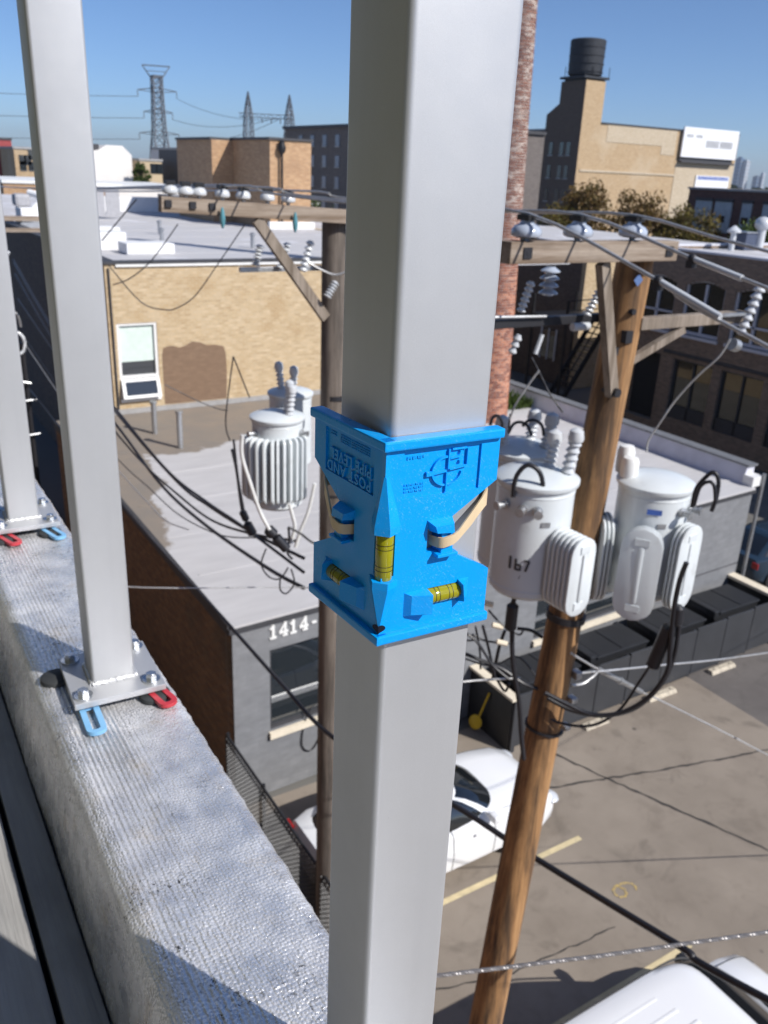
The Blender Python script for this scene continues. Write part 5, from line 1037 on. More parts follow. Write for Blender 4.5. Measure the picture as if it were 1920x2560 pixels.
for (x0, x1, y, lb) in [(15.61,16.45,10.44,'right wheel stop at the enclosure foot'),(13.46,14.33,10.36,'middle wheel stop at the enclosure foot'),(11.49,12.15,10.26,'left wheel stop at the enclosure foot')]:
    t = thing('wheel_stop', (x0,y,0), 'pale concrete '+lb, 'wheel stop', 'wheel stops'); y -= .12
    mk('block', MB().add([(x0,y-.10,0),(x1,y-.10,0),(x1,y+.10,0),(x0,y+.10,0),(x0+.02,y-.06,.08),(x1-.02,y-.06,.08),(x1-.02,y+.06,.08),(x0+.02,y+.06,.08)],[(3,2,1,0),(4,5,6,7),(0,1,5,4),(1,2,6,5),(2,3,7,6),(3,0,4,7)]), MAT['dirty_cream'], t)
    for x in (x0+.15, x1-.15): mk('pin', MB().cyl((x,y,.07),(x,y,.095),.015,n=8), MAT['darkmetal'], t)
# ------------------------------------------------------------------ chain link fence below the parapet
fc = thing('chain_link_fence', (4.2,8.5,0), 'black chain link fence running beside the old pole below the parapet', 'fence')
y0, y1, zt = 6.2, 11.3, 1.62; mb = MB(); n = int((y1-y0)/.085); H_ = zt
for k in range(-int(H_/.085), n):
    for s in (1, -1):
        ya = y0+k*.085; yb = ya+H_; p, q = (ya, .02), (yb, zt)
        if s < 0: p, q = (ya, zt), (yb, .02)
        u0 = max(0, (y0-ya)/H_); u1 = min(1, (y1-ya)/H_)
        if u1 <= u0: continue
        P = (p[0]+(q[0]-p[0])*u0, p[1]+(q[1]-p[1])*u0); Q = (p[0]+(q[0]-p[0])*u1, p[1]+(q[1]-p[1])*u1)
        mb.beam((4.2+s*.004,*P),(4.2+s*.004,*Q),.011,.011)
mk('wire_mesh', mb, MAT['binblack'], fc)
for y in (6.2,8.0,9.8,11.25): mk('post', MB().cyl((4.235,y,0),(4.235,y,zt+.08),.03,n=10), MAT['binblack'], fc, smooth=40)
mk('top_rail', MB().cyl((4.235,y0,zt),(4.235,y1,zt),.024,n=10), MAT['binblack'], fc, smooth=40)
# ------------------------------------------------------------------ vehicles (front towards +X)
def M_car():
    t = NT('white_car_paint'); t.setp('Base Color', (.80,.81,.82)); t.setp('Roughness', .28); t.setp('Coat Weight', .6); t.setp('Coat Roughness', .04)
    t.bump(t.noise(900, 2), .02, .001); return t.m
MAT['carwhite'] = M_car(); MAT['tyre'] = M_plain('tyre', (.015,.015,.016), .8); MAT['rim'] = M_plain('alloy_rim', (.45,.46,.48), .3, .8); MAT['lampglass'] = M_plain('lamp_lens', (.55,.57,.6), .1, coat=.8); MAT['redlamp'] = M_plain('tail_lamp', (.35,.01,.01), .15, coat=.6); MAT['seam'] = M_plain('panel_gap', (.05,.05,.05), .7)
def ring(x0, x1, hw, z, e=.5, N=44, ef=None):
    P = []
    for i in range(N):
        a = 2*math.pi*i/N; c, s = math.cos(a), math.sin(a); k = ef if (ef and c > 0) else e
        P.append(Vector(((x0+x1)/2+(x1-x0)/2*math.copysign(abs(c)**k, c), hw*math.copysign(abs(s)**(e if c <= 0 else (ef or e)*.9), s), z)))
    return P
def vehicle(name, lb, cat, X0, Yc, L, hw, lower, gh, roof, van=False, paint=None):
    paint = paint or MAT['carwhite']
    t = thing(name, (X0+L/2,Yc,0), lb, cat, 'parked vehicles'); T_ = Matrix.Translation((X0,Yc,0)); secs = []
    for (u, w, zl, zt_, cr) in lower:
        x = u*L; w *= hw; zm = zl+(zt_-zl)*.62
        pr_f = [(-w*.82,zl),(-w*.97,zl+.08),(-w,zm*.8+zl*.2),(-w*.985,zm),(-w*.94,zt_-.05),(-w*.84,zt_+cr*.25),(-w*.5,zt_+cr*.8),(0,zt_+cr),(w*.5,zt_+cr*.8),(w*.84,zt_+cr*.25),(w*.94,zt_-.05),(w*.985,zm),(w,zm*.8+zl*.2),(w*.97,zl+.08),(w*.82,zl)]
        secs.append([Vector((x,y,z)) for y, z in pr_f])
    body = mk('body', MB().loft(secs).xf(T_), paint, t, smooth=42)
    ee = (.20,.30) if van else (.42,.62)
    rings = [ring(a*L, b*L, w*hw, z, ee[0], 44, ee[1]) for (a, b, w, z) in gh]
    mk('cabin', MB().loft(rings).xf(T_), paint if van else MAT['carglass'], t, smooth=40)
    rr = [ring(a*L, b*L, w*hw, z, ee[0], 44, ee[1]) for (a, b, w, z) in roof]
    ro = mk('roof', MB().loft(rr).xf(T_), paint, t, smooth=40)
    def strip(i0, i1, f0, f1, off, nm, mat, par):
        N = len(rings[0]); R_n = len(rings)-1; cx_ = (rings[0][0].x+rings[0][N//2].x)/2; lv = []
        for q in range(9):
            f = (f0+(f1-f0)*q/8)*R_n; k = min(int(f), R_n-1); row = []
            for i in range(i0, i1+1):
                a = rings[k][i % N].lerp(rings[k+1][i % N], f-k); d_ = Vector((a.x-cx_, a.y*1.6, 0)).normalized(); row.append(a+d_*off+Vector((0,0,off*.8)))
            lv.append(row)
        return mk(nm, MB().loft(lv, cap=False, closed=False).xf(T_), mat, par, smooth=50)
    def side(u, s):        # points down the body side at station u
        for A_, B_ in zip(lower, lower[1:]):
            if A_[0] <= u <= B_[0]:
                k = lower.index(A_); f = (u-A_[0])/(B_[0]-A_[0]); R_ = [p.lerp(q, f) for p, q in zip(secs[k], secs[k+1])]
                P = R_[1:6] if s < 0 else R_[-2:-7:-1]; return [p+Vector((0,s*.002,.001)) for p in P]
    if van:
        strip(-7, 7, .06, .93, .012, 'windshield', MAT['carglass'], t)
        for (i0, i1) in ((8,14),(-14,-8)): strip(i0, i1, .25, .85, .012, 'side_window', MAT['carglass'], t)
        strip(19, 25, .3, .85, .012, 'rear_window', MAT['carglass'], t)
    else:
        for i0, i1 in ((6,7),(-7,-6),(14,15),(-15,-14),(17,19),(-19,-17)): strip(i0, i1, 0, 1.0, .010, 'pillar', paint, t)
        for i0, i1 in ((11,11.0),): pass
    xf_ = (.80,.17) if not van else (.84,.17)
    for fx_ in xf_:
        for s in (-1, 1):
            c = Vector((fx_*L, s*(hw-.11), .33)); w_ = mk('wheel', MB().lathe(c-Vector((0,s*.1,0)),[(.2,0),(.32,.01),(.335,.05),(.335,.15),(.32,.2),(.2,.205)],24,(0,s,0)).xf(T_), MAT['tyre'], t, smooth=40)
            mk('rim', MB().lathe(c+Vector((0,s*.095,0)),[(.21,0),(.2,.015),(.05,.02),(.01,.022)],20,(0,s,0)).xf(T_), MAT['rim'], w_, smooth=40)
    for s in (-1, 1):
        mk('headlight', MB().ball((.965*L,s*hw*.68,lower[-3][3]-.10),.14,12,(1.1,1.3,.5)).xf(T_), MAT['lampglass'], t, smooth=60)
        mk('tail_light', MB().bbox((-.005*L+.03,s*hw*.78-.1,.72),(.05,s*hw*.78+.1,.9),.02).xf(T_), MAT['redlamp'], t)
        mx, mz = ((gh[0][1]-.10)*L, gh[0][3]+.06); mk('mirror', MB().bbox((mx-.08,s*(hw-.05),mz-.01),(mx+.05,s*(hw+.13),mz+.12),.035).box((mx-.05,s*(hw-.16),mz+.0),(mx+.02,s*(hw-.03),mz+.05)).xf(T_), MAT['binblack'] if van else paint, t)
        for u in ((.56,.36) if not van else (.66,)): mk('door_handle', MB().bbox((u*L,s*(hw-.012),lower[3][3]-.16),(u*L+.16,s*(hw+.02),lower[3][3]-.13),.006).xf(T_), paint, t)
        for u in (.47,.655): mk('door_seam', MB().tube(side(u, s), .005, 5, 3).xf(T_), MAT['seam'], t)
    for sg_ in (5, 9): mk('hood_seam', MB().tube([secs[k_][sg_]+Vector((0,0,.001)) for k_ in range(5, len(secs)-2)], .005, 5, 3).xf(T_), MAT['seam'], t)
    mk('bumper', MB().bbox((.985*L,-hw*.55,.30),(L+.015,hw*.55,.45),.03).xf(T_), MAT['seam'], t)
    return t, T_
lo_s = [(0,.72,.42,.78,0),(.02,.84,.30,.94,.02),(.08,.94,.22,.98,.03),(.30,.99,.20,.97,.03),(.55,1,.20,.97,.03),(.70,.99,.20,.98,.05),(.80,.98,.20,.93,.06),(.90,.94,.22,.86,.06),(.96,.84,.26,.76,.05),(.99,.70,.32,.62,.03),(1.0,.6,.36,.55,.01)]
vehicle('parked_car', 'white parked car seen through the gap beside the near post', 'car', 4.60, 8.98, 4.45, .90, lo_s, [(.05,.735,.86,.96),(.10,.68,.80,1.12),(.17,.60,.70,1.30),(.22,.53,.62,1.39)], [(.20,.555,.66,1.36),(.22,.53,.64,1.41),(.25,.49,.52,1.445),(.30,.42,.3,1.455)])
lo_v = [(0,.85,.45,1.0,0),(.01,.96,.32,1.10,.0),(.06,1,.28,1.14,.0),(.3,1,.25,1.14,0),(.6,1,.25,1.14,0),(.80,1,.25,1.12,.03),(.88,.99,.25,1.10,.05),(.945,.96,.26,1.03,.06),(.98,.88,.30,.90,.05),(.995,.78,.36,.72,.02),(1,.7,.4,.62,0)]
tv, Tv = vehicle('parked_van', 'white van with ribbed roof at the bottom right corner', 'van', 4.05, 3.50, 4.92, 1.12, lo_v, [(.01,.865,.94,1.10),(.012,.80,.915,1.40),(.014,.725,.885,1.68),(.018,.672,.865,1.78)], [(.016,.685,.875,1.765),(.018,.675,.865,1.795),(.03,.66,.80,1.825),(.05,.64,.62,1.84),(.08,.60,.3,1.845)], van=True)
for k in range(7): y = -.66+k*.22; mk('roof_rib', MB().bbox((.12*4.92,y-.022,1.80),((.58-.02*abs(k-3))*4.92,y+.022,1.862-.006*abs(k-3)),.010).xf(Tv), MAT['carwhite'], tv)
for s in (-1, 1): mk('gutter', MB().tube([(.06*4.92,s*.965,1.785),(.35*4.92,s*.975,1.79),(.55*4.92,s*.97,1.785),(.66*4.92,s*.955,1.76),(.775*4.92,s*1.0,1.35)],.014,6,4).xf(Tv), MAT['seam'], tv, smooth=50)
mk('wiper', MB().beam((4.12,-.2,1.27),(4.20,.45,1.17),.015,.02).beam((4.12,-.75,1.27),(4.2,-.25,1.17),.015,.02).xf(Tv), MAT['binblack'], tv)
MAT['teal_paint'] = M_plain('dark_teal_car_paint', (.015,.03,.05), .25, var=.05, coat=.7)
vehicle('parked_car', 'dark blue car partly showing beyond the grey building corner at right', 'car', 20.1, 13.3, 4.4, .88, lo_s, [(.05,.735,.86,.96),(.10,.68,.80,1.12),(.17,.60,.70,1.30),(.22,.53,.62,1.39)], [(.20,.555,.66,1.36),(.22,.53,.64,1.41),(.25,.49,.52,1.445),(.30,.42,.3,1.455)], paint=MAT['teal_paint'])
# ------------------------------------------------------------------ railing posts
def M_post():
    t = NT('silver_powder_coat'); c = t.ramp(t.noise(14, 4), [(.3, (.525,.53,.54)), (.7, (.55,.555,.565))])
    fl = t.ramp(t.noise(2600, 2, .7), [(.35, .95), (.65, 1.04)]); c = t.mix(1.0, c, fl, 'MULTIPLY')
    st_ = t.ramp(t.noise((38, 38, 1.2), 4, .6), [(.50, 0), (.80, .14)]); c = t.mix(st_, c, (.42,.425,.44)); sk = t.ramp(t.voro(55), [(.010, 1), (.022, 0)]); c = t.mix(t.math('MULTIPLY', sk, t.ramp(t.noise(6, 2), [(.5, 0), (.6, .8)])), c, (.10,.10,.11)); c = t.mix(t.ramp(t.noise(5, 5, .65), [(.55, 0), (.80, .10)]), c, (.62,.62,.61))
    t.setp('Base Color', c); t.setp('Metallic', .5); t.setp('Roughness', t.ramp(t.noise(60, 3), [(.3, .43), (.7, .47)])); t.bump(t.noise(1500, 3), .05, .0006); return t.m
MAT['post'] = M_post()
MAT['weld'] = M_plain('bright_weld', (.80,.80,.80), .3, .6, bump=.8, bs=220); MAT['zinc'] = M_plain('zinc_bolt', (.62,.64,.66), .25, .9, var=.2, vs=60)
MAT['shim_blue'] = M_plain('pale_blue_plastic', (.22,.48,.75), .4, var=.05); MAT['shim_red'] = M_plain('red_plastic', (.52,.045,.06), .4, var=.05); MAT['rubber_pad'] = M_plain('dark_rubber_pad', (.035,.038,.04), .7)
PW = .0635; PR = .0045
def rsq(w, r, n=6):
    P = []
    for (cx, cy), a0 in (((r,r),180),((w-r,r),270),((w-r,w-r),0),((r,w-r),90)):
        for i in range(n+1): a = math.radians(a0+90*i/n); P.append((cx+r*math.cos(a), cy+r*math.sin(a)))
    return P
def ushim(mb, w, L, slot, hole, t):      # U shim outline in xy: closed end at -L
    pass
def solid2d(outer, holes, n0, n1):       # polygon with holes -> solid MB in (a, b, n)
    cu = bpy.data.curves.new('tmp', 'CURVE'); cu.dimensions = '2D'; cu.fill_mode = 'BOTH'; cu.extrude = (n1-n0)/2
    for P in [outer]+holes:
        sp = cu.splines.new('POLY'); sp.points.add(len(P)-1); sp.use_cyclic_u = True
        for q, p in zip(sp.points, P): q.co = (p[0], p[1], 0, 1)
    o = bpy.data.objects.new('tmp', cu); COL.objects.link(o); me = bpy.data.meshes.new_from_object(o.evaluated_get(bpy.context.evaluated_depsgraph_get()))
    mb = MB(); mb.add([(v.co.x, v.co.y, v.co.z+(n0+n1)/2) for v in me.vertices], [tuple(p.vertices) for p in me.polygons])
    bpy.data.objects.remove(o); bpy.data.curves.remove(cu); bpy.data.meshes.remove(me); return mb
def text2d(s, size, n0, n1, align='LEFT', spacing=1.0):
    cu = bpy.data.curves.new('tmp', 'FONT'); cu.body = s; cu.size = size; cu.extrude = (n1-n0)/2; cu.align_x = align; cu.space_character = spacing; cu.space_line = .95; cu.resolution_u = 3; cu.offset = size*.02
    o = bpy.data.objects.new('tmp', cu); COL.objects.link(o); me = bpy.data.meshes.new_from_object(o.evaluated_get(bpy.context.evaluated_depsgraph_get()))
    mb = MB(); mb.add([(v.co.x, v.co.y, v.co.z+(n0+n1)/2) for v in me.vertices], [tuple(p.vertices) for p in me.polygons])
    bpy.data.objects.remove(o); bpy.data.curves.remove(cu); bpy.data.meshes.remove(me); return mb
def post(lb, corner, yaw, ztop, blues, reds, pad, plate=True):
    t = thing('railing_post', (*corner, ZP), lb, 'railing post', 'silver railing posts'); b = math.radians(yaw); Mx = Matrix.Translation((*corner,0)) @ Matrix.Rotation(b, 4, 'Z')
    ZB_ = 9.751; ZTOP = 9.761
    sh = mk('tube', MB().loft([[Vector((x,y,ZTOP-.002)) for x, y in rsq(PW, PR)], [Vector((x,y,ztop)) for x, y in rsq(PW, PR)]]).xf(Mx), MAT['post'], t, smooth=30)
    bp = mk('base_plate', MB().bbox((-.034,-.042,ZB_),(PW+.036,PW+.036,ZTOP),.0012).xf(Mx), MAT['post'], t)
    wd = MB(); rnd = random.Random(3)
    for (p, q) in (((0,-.001),(PW,-.001)),((PW+.001,0),(PW+.001,PW)),((-.001,0),(-.001,PW))):
        n = 16; P = [Vector((p[0]+(q[0]-p[0])*i/n, p[1]+(q[1]-p[1])*i/n, ZTOP+.0015+rnd.uniform(-.0006,.0008))) for i in range(n+1)]
        wd.tube(P, lambda u: .0035+.0010*math.sin(u*60), 8)
    mk('weld_bead', wd.xf(Mx), MAT['weld'], bp, smooth=60)
    for (x, y) in ((-.018,-.024),(PW+.019,-.022),(-.018,PW+.020),(PW+.019,PW+.020)):
        hx = [(x+.0085*math.cos(math.pi/3*k+.3), y+.0085*math.sin(math.pi/3*k+.3)) for k in range(6)]
        bo = mk('bolt', MB().prism(hx, ZTOP+.003, ZTOP+.0115).cyl((x,y,ZTOP+.0115),(x,y,ZTOP+.0125),.006,n=12).xf(Mx), MAT['zinc'], bp, smooth=30)
        mk('washer', MB().cyl((x,y,ZTOP+.0004),(x,y,ZTOP+.0030),.0135,n=22).xf(Mx), MAT['zinc'], bo, smooth=30)
    def shim(cx, cy, ang, mat, nm, w=.028, L=.052, z0=ZP+.004, th=.006):
        r = w/2; outer = []; inner = []; iw = w*.40; ir = iw/2
        for k in range(13): a = math.pi+math.pi*k/12; outer.append((r*math.cos(a)*(1 if abs(math.cos(a)) < .8 else 1), -L+r+r*math.sin(a)*.8))
        outer += [(r, L*.35), (-r, L*.35)]
        for k in range(9): a = math.pi+math.pi*k/8; inner.append((ir*math.cos(a), -L+r+ir*math.sin(a)*.6))
        inner += [(ir, L*.33), (-ir, L*.33)]
        mb = solid2d(outer, [inner], 0, th); MM = Mx @ Matrix.Translation((cx,cy,z0)) @ Matrix.Rotation(ang, 4, 'Z')
        return mk(nm, mb.xf(MM), mat, t, smooth=40)
    for (x, y, a) in blues: shim(x, y, a, MAT['shim_blue'], 'blue_shim')
    for (x, y, a) in reds: shim(x, y, a, MAT['shim_red'], 'red_shim')
    mk('pad', MB().lathe((PW/2,PW/2,ZP-.001),[(.001,0),(.030,0),(.030,.012),(.001,.012)],20).xf(Mx), MAT['rubber_pad'], t)
    for (x, y) in pad: mk('pad', MB().lathe((x,y,ZP-.002),[(.022,0),(.024,.002),(.023,.008),(.02,.010)],24).xf(Mx), MAT['rubber_pad'], t, smooth=40)
    return t, Mx
post('silver square post, second from left, on blue and red shims', (.2215,1.150), -2.5, 10.95, [(-.014,-.052,0)], [(PW+.022,-.030,.25)], [(-.042,PW+.012),(PW+.02,-.034)])
post('silver square post cut off by the left frame edge', (.2185,1.863), -2.0, 11.0, [(PW+.014,-.050,.3)], [(-.012,-.046,.35)], [(-.018,-.048),(PW+.012,-.048)])
mp, MP = post('large silver square post in the centre carrying the blue level', (.2345,.3675), -2.8, 10.92, [(-.014,-.05,0)], [], [])
# ------------------------------------------------------------------ post level
def M_blue():
    t = NT('blue_abs_plastic'); c = t.ramp(t.noise(9, 4), [(.3, (.001,.305,.78)), (.7, (.001,.345,.87))])
    rt_ = t.n.new('ShaderNodeMapping'); rt_.inputs['Rotation'].default_value = (.5, .7, .6); t.l.new(t.co(), rt_.inputs[0]); sc1 = t.noise((1100, 1100, 130), 3, .8, src=rt_.outputs[0]); sc2 = t.noise(750, 4, .8); msk = t.ramp(t.noise(26, 4, .6), [(.42, 0), (.62, 1)])
    s = t.math('MULTIPLY', t.ramp(t.math('MAXIMUM', sc1, sc2), [(.60, 0), (.67, 1)]), msk); c = t.mix(t.math('MULTIPLY', s, .42), c, (.34,.68,.95))
    t.setp('Base Color', c); t.setp('Roughness', t.ramp(t.noise(60, 4), [(.3, .26), (.7, .42)])); t.bump(t.math('ADD', t.noise(500, 3), s), .10, .0008)
    t.setp('Specular IOR Level', .35); t.setp('Subsurface Weight', .08); t.setp('Subsurface Radius', (.001,.002,.004)); return t.m
MAT['blue'] = M_blue()
lev = thing('post_level', (.2345,.3675,10.24), 'bright blue plastic post level strapped upside down to the centre post', 'level')
O_ = Vector((.2345,.3675,0)); ZL = 10.5-.1315
def frame(beta, left):
    b = math.radians(beta)
    u = Vector((-math.sin(b), math.cos(b), 0)) if left else Vector((math.cos(b), math.sin(b), 0)); n = Vector((-math.cos(b), -math.sin(b), 0)) if left else Vector((math.sin(b), -math.cos(b), 0))
    Mx = Matrix(((u.x,0,n.x,O_.x),(u.y,0,n.y,O_.y),(0,1,0,ZL),(0,0,0,1))); return Mx, u, n     # (a, b, n) -> world
mm = .001
WO = [(-5.5,0),(68,0),(68,-31),(39,-49.5),(39,-71.2),(68,-87.5),(68,-120),(-5.5,-120),(-5.5,-80),(2.4,-80),(2.4,-48.6),(-5.5,-48.6)]
slot = [(23.2,-54.8),(30,-54.8),(30,-69),(23.2,-69)]; vwin = [(24.5,-92.5),(47,-92.5),(47,-103.5),(24.5,-103.5)]; panel = [(5.5,-8),(55.5,-8),(55.5,-34.5),(5.5,-34.5)]
sc_ = lambda P, k=1: [(a*mm*k, b*mm) for a, b in P]
MAT['vial'] = NT('yellow_vial'); _t = MAT['vial']; _t.setp('Base Color', (.88,.82,.02)); _t.setp('Roughness', .04); _t.setp('Transmission Weight', .68); _t.setp('IOR', 1.4); _t.setp('Coat Weight', .6); MAT['vial'] = _t.m
MAT['bubble'] = NT('vial_bubble'); _t = MAT['bubble']; _t.setp('Base Color', (.85,.88,.45)); _t.setp('Roughness', .05); _t.setp('Transmission Weight', .5); MAT['bubble'] = _t.m
MAT['mark'] = M_plain('vial_line', (.005,.005,.005), .5); MAT['clear'] = NT('clear_vial_shell'); _t = MAT['clear']; _t.setp('Base Color', (.92,.95,.80)); _t.setp('Roughness', .03); _t.setp('Transmission Weight', 1.0); _t.setp('IOR', 1.45); MAT['clear'] = _t.m
def wing(left):
    Mx, u, n = frame(2.4 if left else -2.8, left); k = 1.04 if left else 1.0
    w = mk('wing', solid2d(sc_(WO,k), [sc_(slot,k), sc_(vwin,k)], .0007, .0046).xf(Mx), MAT['blue'], lev)
    f = mk('face', solid2d(sc_(WO,k), [sc_(slot,k), sc_(vwin,k), sc_(panel,k)], .0044, .0060).xf(Mx), MAT['blue'], w)
    def bx_(a0, a1, b0, b1, n0, n1, r=.0006): return MB().bbox((a0*mm*k,b0*mm,n0),(a1*mm*k,b1*mm,n1),r).xf(Mx)
    mk('top_lip', bx_(-8.6,68.6,-5.2,.4,.0008,.0094,.0012), MAT['blue'], w); mk('bottom_lip', bx_(-8.6,68.6,-121.4,-115.6,.0008,.0094,.0012), MAT['blue'], w)
    # strap peg: post, sloped cap and flange
    mk('peg', bx_(30.6,38.6,-70,-51,.0055,.0098), MAT['blue'], w)
    cap = MB(); q = [(22.5,-49.2,.0058),(39.4,-49.2,.0058),(39.4,-57,.0058),(24.5,-56.0,.0058),(24.5,-51.2,.0125),(36.6,-51.2,.0125),(37.4,-56.6,.0125),(26,-55.4,.0125)]
    cap.add([(a*mm*k,b*mm,c) for a, b, c in q],[(3,2,1,0),(4,5,6,7),(0,1,5,4),(1,2,6,5),(2,3,7,6),(3,0,4,7)]); mk('peg_cap', cap.xf(Mx), MAT['blue'], w)
    mk('peg_flange', bx_(27.5,41.2,-71.4,-69.4,.0045,.0118,.0005), MAT['blue'], w)
    # horizontal vial with wedge holders
    def wedge(a0, a1, b0, b1, h0, h1):
        q = [(a0,b0,.0057),(a1,b0,.0057),(a1,b1,.0057),(a0,b1,.0057),(a0+(1.5 if h0 > h1 else 3.5),b0+2.2,h0),(a1-(3.5 if h0 > h1 else 0),b0+2.2,h1),(a1-(3.5 if h0 > h1 else 0),b1-1.2,h1),(a0+(0 if h0 > h1 else 3.5),b1-1.2,h0)]
        mb = MB(); mb.add([(a*mm*k,b*mm,c) for a, b, c in q],[(3,2,1,0),(4,5,6,7),(0,1,5,4),(1,2,6,5),(2,3,7,6),(3,0,4,7)]); return mk('vial_holder', mb.xf(Mx), MAT['blue'], w)
    wedge(9.8,25.2,-107.8,-92.2,.0095,.0135); wedge(46.4,54.5,-105.0,-90.5,.0125,.0075)
    c0, c1 = Mx @ Vector((22*mm*k,-98*mm,.0050)), Mx @ Vector((48.5*mm*k,-98*mm,.0050)); ax_ = c1-c0
    v = mk('vial', MB().lathe(c0,[(.001,0),(.0044,.001),(.0050,.003),(.0050,ax_.length-.003),(.0044,ax_.length-.001),(.001,ax_.length)],28,ax_), MAT['vial'], w, smooth=40)
    up_ = Vector((0,0,1)); bc = c0.lerp(c1,.52)+up_*.0024; bm_ = MB().ball((0,0,0),.0048,14,(1.15,.5,.42)); bm_.xf(Matrix.Translation(bc) @ Matrix(((u.x,n.x,0,0),(u.y,n.y,0,0),(0,0,1,0),(0,0,0,1)))); mk('bubble', bm_, MAT['bubble'], v, smooth=60)
    for fr_ in (.30,.40,.64,.74): p = c0.lerp(c1,fr_); mk('line', MB().lathe(p-ax_.normalized()*.00018,[(.0051,0),(.00513,.00001),(.00513,.00035),(.0051,.00036)],28,ax_), MAT['mark'], v)
    # raised lettering, read upside down
    def put(s, size, a, b, par, h=.0054, sp=1.0):
        mb = text2d(s, size*mm, .0044, h, 'LEFT', sp); sg = 1 if left else -1
        return mk('lettering', mb.xf(Mx @ Matrix(((sg,0,0,a*mm*k),(0,-1,0,b*mm),(0,0,1,0),(0,0,0,1)))), MAT['blue'], par)
    def rules(a0, a1, b0, rows, gap, h, par, seed):      # tiny moulded print too small to read
        rnd = random.Random(seed); mb = MB()
        for r_ in range(rows):
            a = a0; b = b0-r_*gap
            while a < a1-.8:
                ww = rnd.uniform(.5,1.1); mb.box((a*mm*k,b*mm,.0043),((a+ww)*mm*k,(b-gap*.55*rnd.uniform(.6,1))*mm,.0052)); a += ww+rnd.choice((.25,.25,.25,.9))
        return mk('moulded_print', mb.xf(Mx), MAT['blue'], par)
    if left:
        put('POST AND', 9.0, 8.0, -27.4, w, .0060, 1.12); put('PIPE LEVEL', 9.0, 8.0, -19.4, w, .0060, 1.06)
        rules(12,30,-9.4,4,1.4,1,w,4); rules(31.5,42,-9.4,4,1.4,1,w,6); rules(46,52,-9.6,2,1.6,1,w,7)
    else:
        # crosshair logo: ring arcs, bars and boxed letter as moulded on the panel
        lg = MB(); cx_, cy_ = 33.5, -21.2
        def arc(r, a0, a1, wd, n=14): 
            P = [(cx_+r*math.cos(math.radians(a0+(a1-a0)*i/n)), cy_+r*.86*math.sin(math.radians(a0+(a1-a0)*i/n))) for i in range(n+1)]; ribbon(P, wd)
        def ribbon(P, wd):
            L_ = []
            for i, p in enumerate(P):
                a, b = P[max(i-1,0)], P[min(i+1,len(P)-1)]; dx, dy = b[0]-a[0], b[1]-a[1]; l_ = math.hypot(dx,dy); L_.append((p[0]-dy/l_*wd/2, p[1]+dx/l_*wd/2, p[0]+dy/l_*wd/2, p[1]-dx/l_*wd/2))
            for i in range(len(L_)-1):
                a, b = L_[i], L_[i+1]; lo_ = [(a[0]*mm,a[1]*mm,.0043),(a[2]*mm,a[3]*mm,.0043),(b[2]*mm,b[3]*mm,.0043),(b[0]*mm,b[1]*mm,.0043)]; hi_ = [(x,y,.0064) for x, y, z in lo_]; lg.add(lo_+hi_,[(3,2,1,0),(4,5,6,7),(0,1,5,4),(1,2,6,5),(2,3,7,6),(3,0,4,7)])
        arc(9.6, 92, 172, 1.1); arc(9.6, 190, 262, 1.1); arc(9.6, 272, 350, .5)
        for P in ([(34.2,-8.8),(34.2,-20.3)],[(35,-20.6),(46.5,-19.4)],[(35,-14.2),(42.5,-13.4)],[(41.2,-10.8),(42.9,-10.8)],[(41.0,-16.6),(43,-16.6)],[(20,-21.8),(24,-21.6)],[(24,-22.2),(33,-21.2)],[(33.4,-22.2),(33.4,-33.6)],[(46.5,-9.5),(46.5,-19.0)],[(36,-9.0),(45.5,-9.0)]): ribbon(P, 1.05 if P[0][0] != 20 else 2.6)
        mk('logo', lg.xf(Mx), MAT['blue'], w); rules(7,20,-26.2,3,2.0,1,w,11); rules(8,19.5,-10.6,1,3.4,1,w,12); rules(22,52,-36.0,1,1.6,1,w,13)
    return Mx, u, n, w
MR, uR, nR, wR = wing(False); ML, uL, nL, wL_ = wing(True)
# corner web between the wings, hood over the upright vial, foot below it
PC = O_+nR*.0058+nL*.0058; bis = (nR+nL).normalized()
def corner(z0, z1): return [Vector((p.x,p.y,ZL+z0*mm)) for p in ()]
for z0, z1 in ((0,-48.6),(-80,-120)):
    pl_ = [O_+nR*.0008, O_+nR*.0058+uR*.001, PC, O_+nL*.0058+uL*.001, O_+nL*.0008]
    mk('corner_web', MB().loft([[Vector((p.x,p.y,ZL+z0*mm)) for p in pl_], [Vector((p.x,p.y,ZL+z1*mm)) for p in pl_]]), MAT['blue'], lev)

def hood(zb, za, s, nm):
    bp_ = [O_+uR*.0052+nR*.0061, PC+uR*.0060+bis*.0057, PC+uL*.0060+bis*.0057, O_+uL*.0062+nL*.0061, PC-bis*.004]
    tp_ = [PC+uR*.0030-bis*.001, PC+uR*.0008+bis*.0006, PC+uL*.0008+bis*.0006, PC+uL*.0030-bis*.001, PC-bis*.004]
    mk(nm, MB().loft([[Vector((p.x,p.y,ZL+zb*mm)) for p in bp_], [Vector((p.x,p.y,ZL+(zb+s*4.5)*mm)) for p in bp_], [Vector((p.x,p.y,ZL+za*mm)) for p in tp_]]), MAT['blue'], lev)
hood(-53.5, -20, 1, 'vial_hood'); hood(-82, -110, -1, 'vial_foot')
vc = O_+bis*.0030; vz0, vz1 = ZL-.0835, ZL-.0505
v = mk('vial', MB().lathe((vc.x,vc.y,vz0),[(.001,0),(.0045,.0008),(.0051,.0025),(.0051,.0315),(.0045,.033),(.001,.0335)],30), MAT['vial'], lev, smooth=40)
for z in (-60.5,-63.2,-73.5,-76.2): mk('line', MB().lathe((vc.x,vc.y,ZL+z*mm),[(.00515,0),(.00519,.00001),(.00519,.00035),(.00515,.00036)],30), MAT['mark'], v)
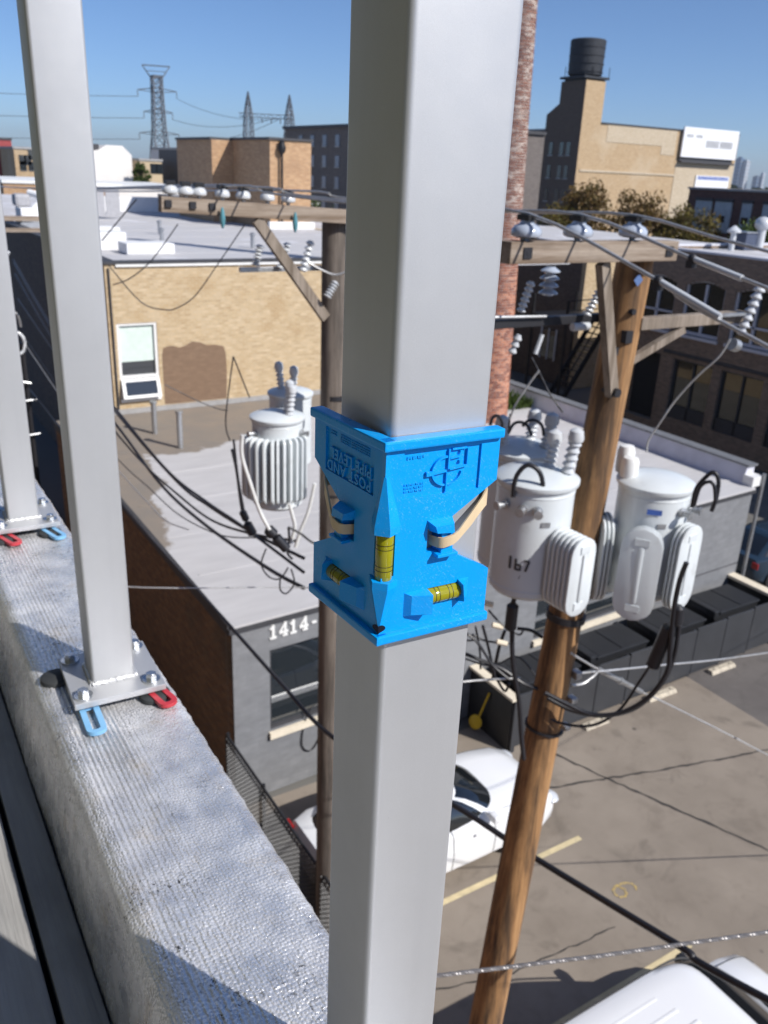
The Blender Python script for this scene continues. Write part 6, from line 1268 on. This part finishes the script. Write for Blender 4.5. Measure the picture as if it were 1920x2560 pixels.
mk('bubble', MB().ball((vc.x+bis.x*.001,vc.y+bis.y*.001,ZL-.0525),.0036,14,(1,1,.5)), MAT['bubble'], v, smooth=60)
mk('vial_backing', MB().cyl((vc-bis*.0065).to_3d()+Vector((0,0,vz0)), (vc-bis*.0065).to_3d()+Vector((0,0,vz1+.002)), .0045, n=12), MAT['post'], lev)
# heart shaped hanging hole, a flat dark sheet painting its shaded depth
hp = []
for i in range(28):
    a = 2*math.pi*i/28; hp.append((.0034*(16*math.sin(a)**3)/16*1.15, .0034*(13*math.cos(a)-5*math.cos(2*a)-2*math.cos(3*a)-math.cos(4*a))/16))
hb = MB().add([PC+(nR*.00045+nL*.00045)+(uR-uL).normalized()*a_+Vector((0,0,ZL-.1115+b_))+bis*(-.0010*abs(a_)/.004) for a_, b_ in hp], [tuple(range(28))]); 
MAT['hole'] = M_plain('dark_hole', (.004,.006,.02), .8); mk('hang_hole_shade', hb, MAT['hole'], lev)
# ------------------------------------------------------------------ rubber band
MAT['band'] = M_plain('tan_rubber', (.66,.51,.32), .55, var=.10, vs=40)
def ribbon3(P, hs, th, outs):
    mb = MB(); secs = []
    for p, h, o_ in zip(P, hs, outs): secs.append([p+Vector((0,0,h/2)), p+o_*th+Vector((0,0,h/2)), p+o_*th-Vector((0,0,h/2)), p-Vector((0,0,h/2))])
    return mb.loft(secs)
def WP(Mx, a, b, n): return Mx @ Vector((a*mm, b*mm, n))
bk = O_+uR*(PW+.0007)+uL*(PW+.0007)
Pn = []; hs = []; ou = []
def addp(p, h, o_): Pn.append(p); hs.append(h); ou.append(o_)
for (a, b, n_) in ((27.0,-63.0,.002),(28.6,-62.6,.0085),(31,-62.2,.0108),(37,-61.0,.0112),(41,-59.6,.0100),(52,-52.5,.0060),(60,-46,.0035)): addp(WP(MR,a,b,n_), (.0062 if a < 45 else .0085), nR)
rz = ZL-.0425
addp(O_+uR*(PW+.0012)+nR*.0012+Vector((0,0,rz)), .0105, (nR+uR).normalized()); addp(O_+uR*(PW+.0022)+uL*.004+Vector((0,0,rz+.0005)), .0108, uR); addp(O_+uR*(PW+.0012)+uL*(PW-.004)+Vector((0,0,rz)), .0105, uR)
addp(O_+uR*(PW-.004)+uL*(PW+.0012)+Vector((0,0,rz)), .0105, uL); addp(O_+uR*.004+uL*(PW+.0012)+Vector((0,0,rz)), .0105, uL); addp(O_+nL*.0012+uL*(PW+.0012)+Vector((0,0,rz-.001)), .0105, nL)
for (a, b, n_) in ((60,-47,.0040),(52,-53.5,.0065),(42,-59.6,.0100),(38,-61.0,.0112),(32,-62.2,.0108),(29.5,-62.6,.0085),(28.0,-63.0,.002)): addp(WP(ML,a,b,n_), (.0062 if a < 45 else .0085), nL)
bd = mk('rubber_band', ribbon3(Pn, hs, .0011, ou), MAT['band'], None, smooth=60); tag(bd, 'tan rubber band holding the blue level around the post', 'rubber band')
# ------------------------------------------------------------------ air
hz = bpy.data.materials.new('haze_air'); hz.use_nodes = True; nn_ = hz.node_tree.nodes; nn_.remove(nn_['Principled BSDF'])
pv = nn_.new('ShaderNodeVolumePrincipled'); pv.inputs['Color'].default_value = (.86,.92,1,1); pv.inputs['Density'].default_value = .00014; pv.inputs['Anisotropy'].default_value = .3
hz.node_tree.links.new(pv.outputs[0], nn_['Material Output'].inputs['Volume'])
tag(mk('haze', MB().box((-3600,-3600,-1.2),(4600,4600,110)), hz), 'thin pale summer haze over the whole city', 'haze', kind='stuff')
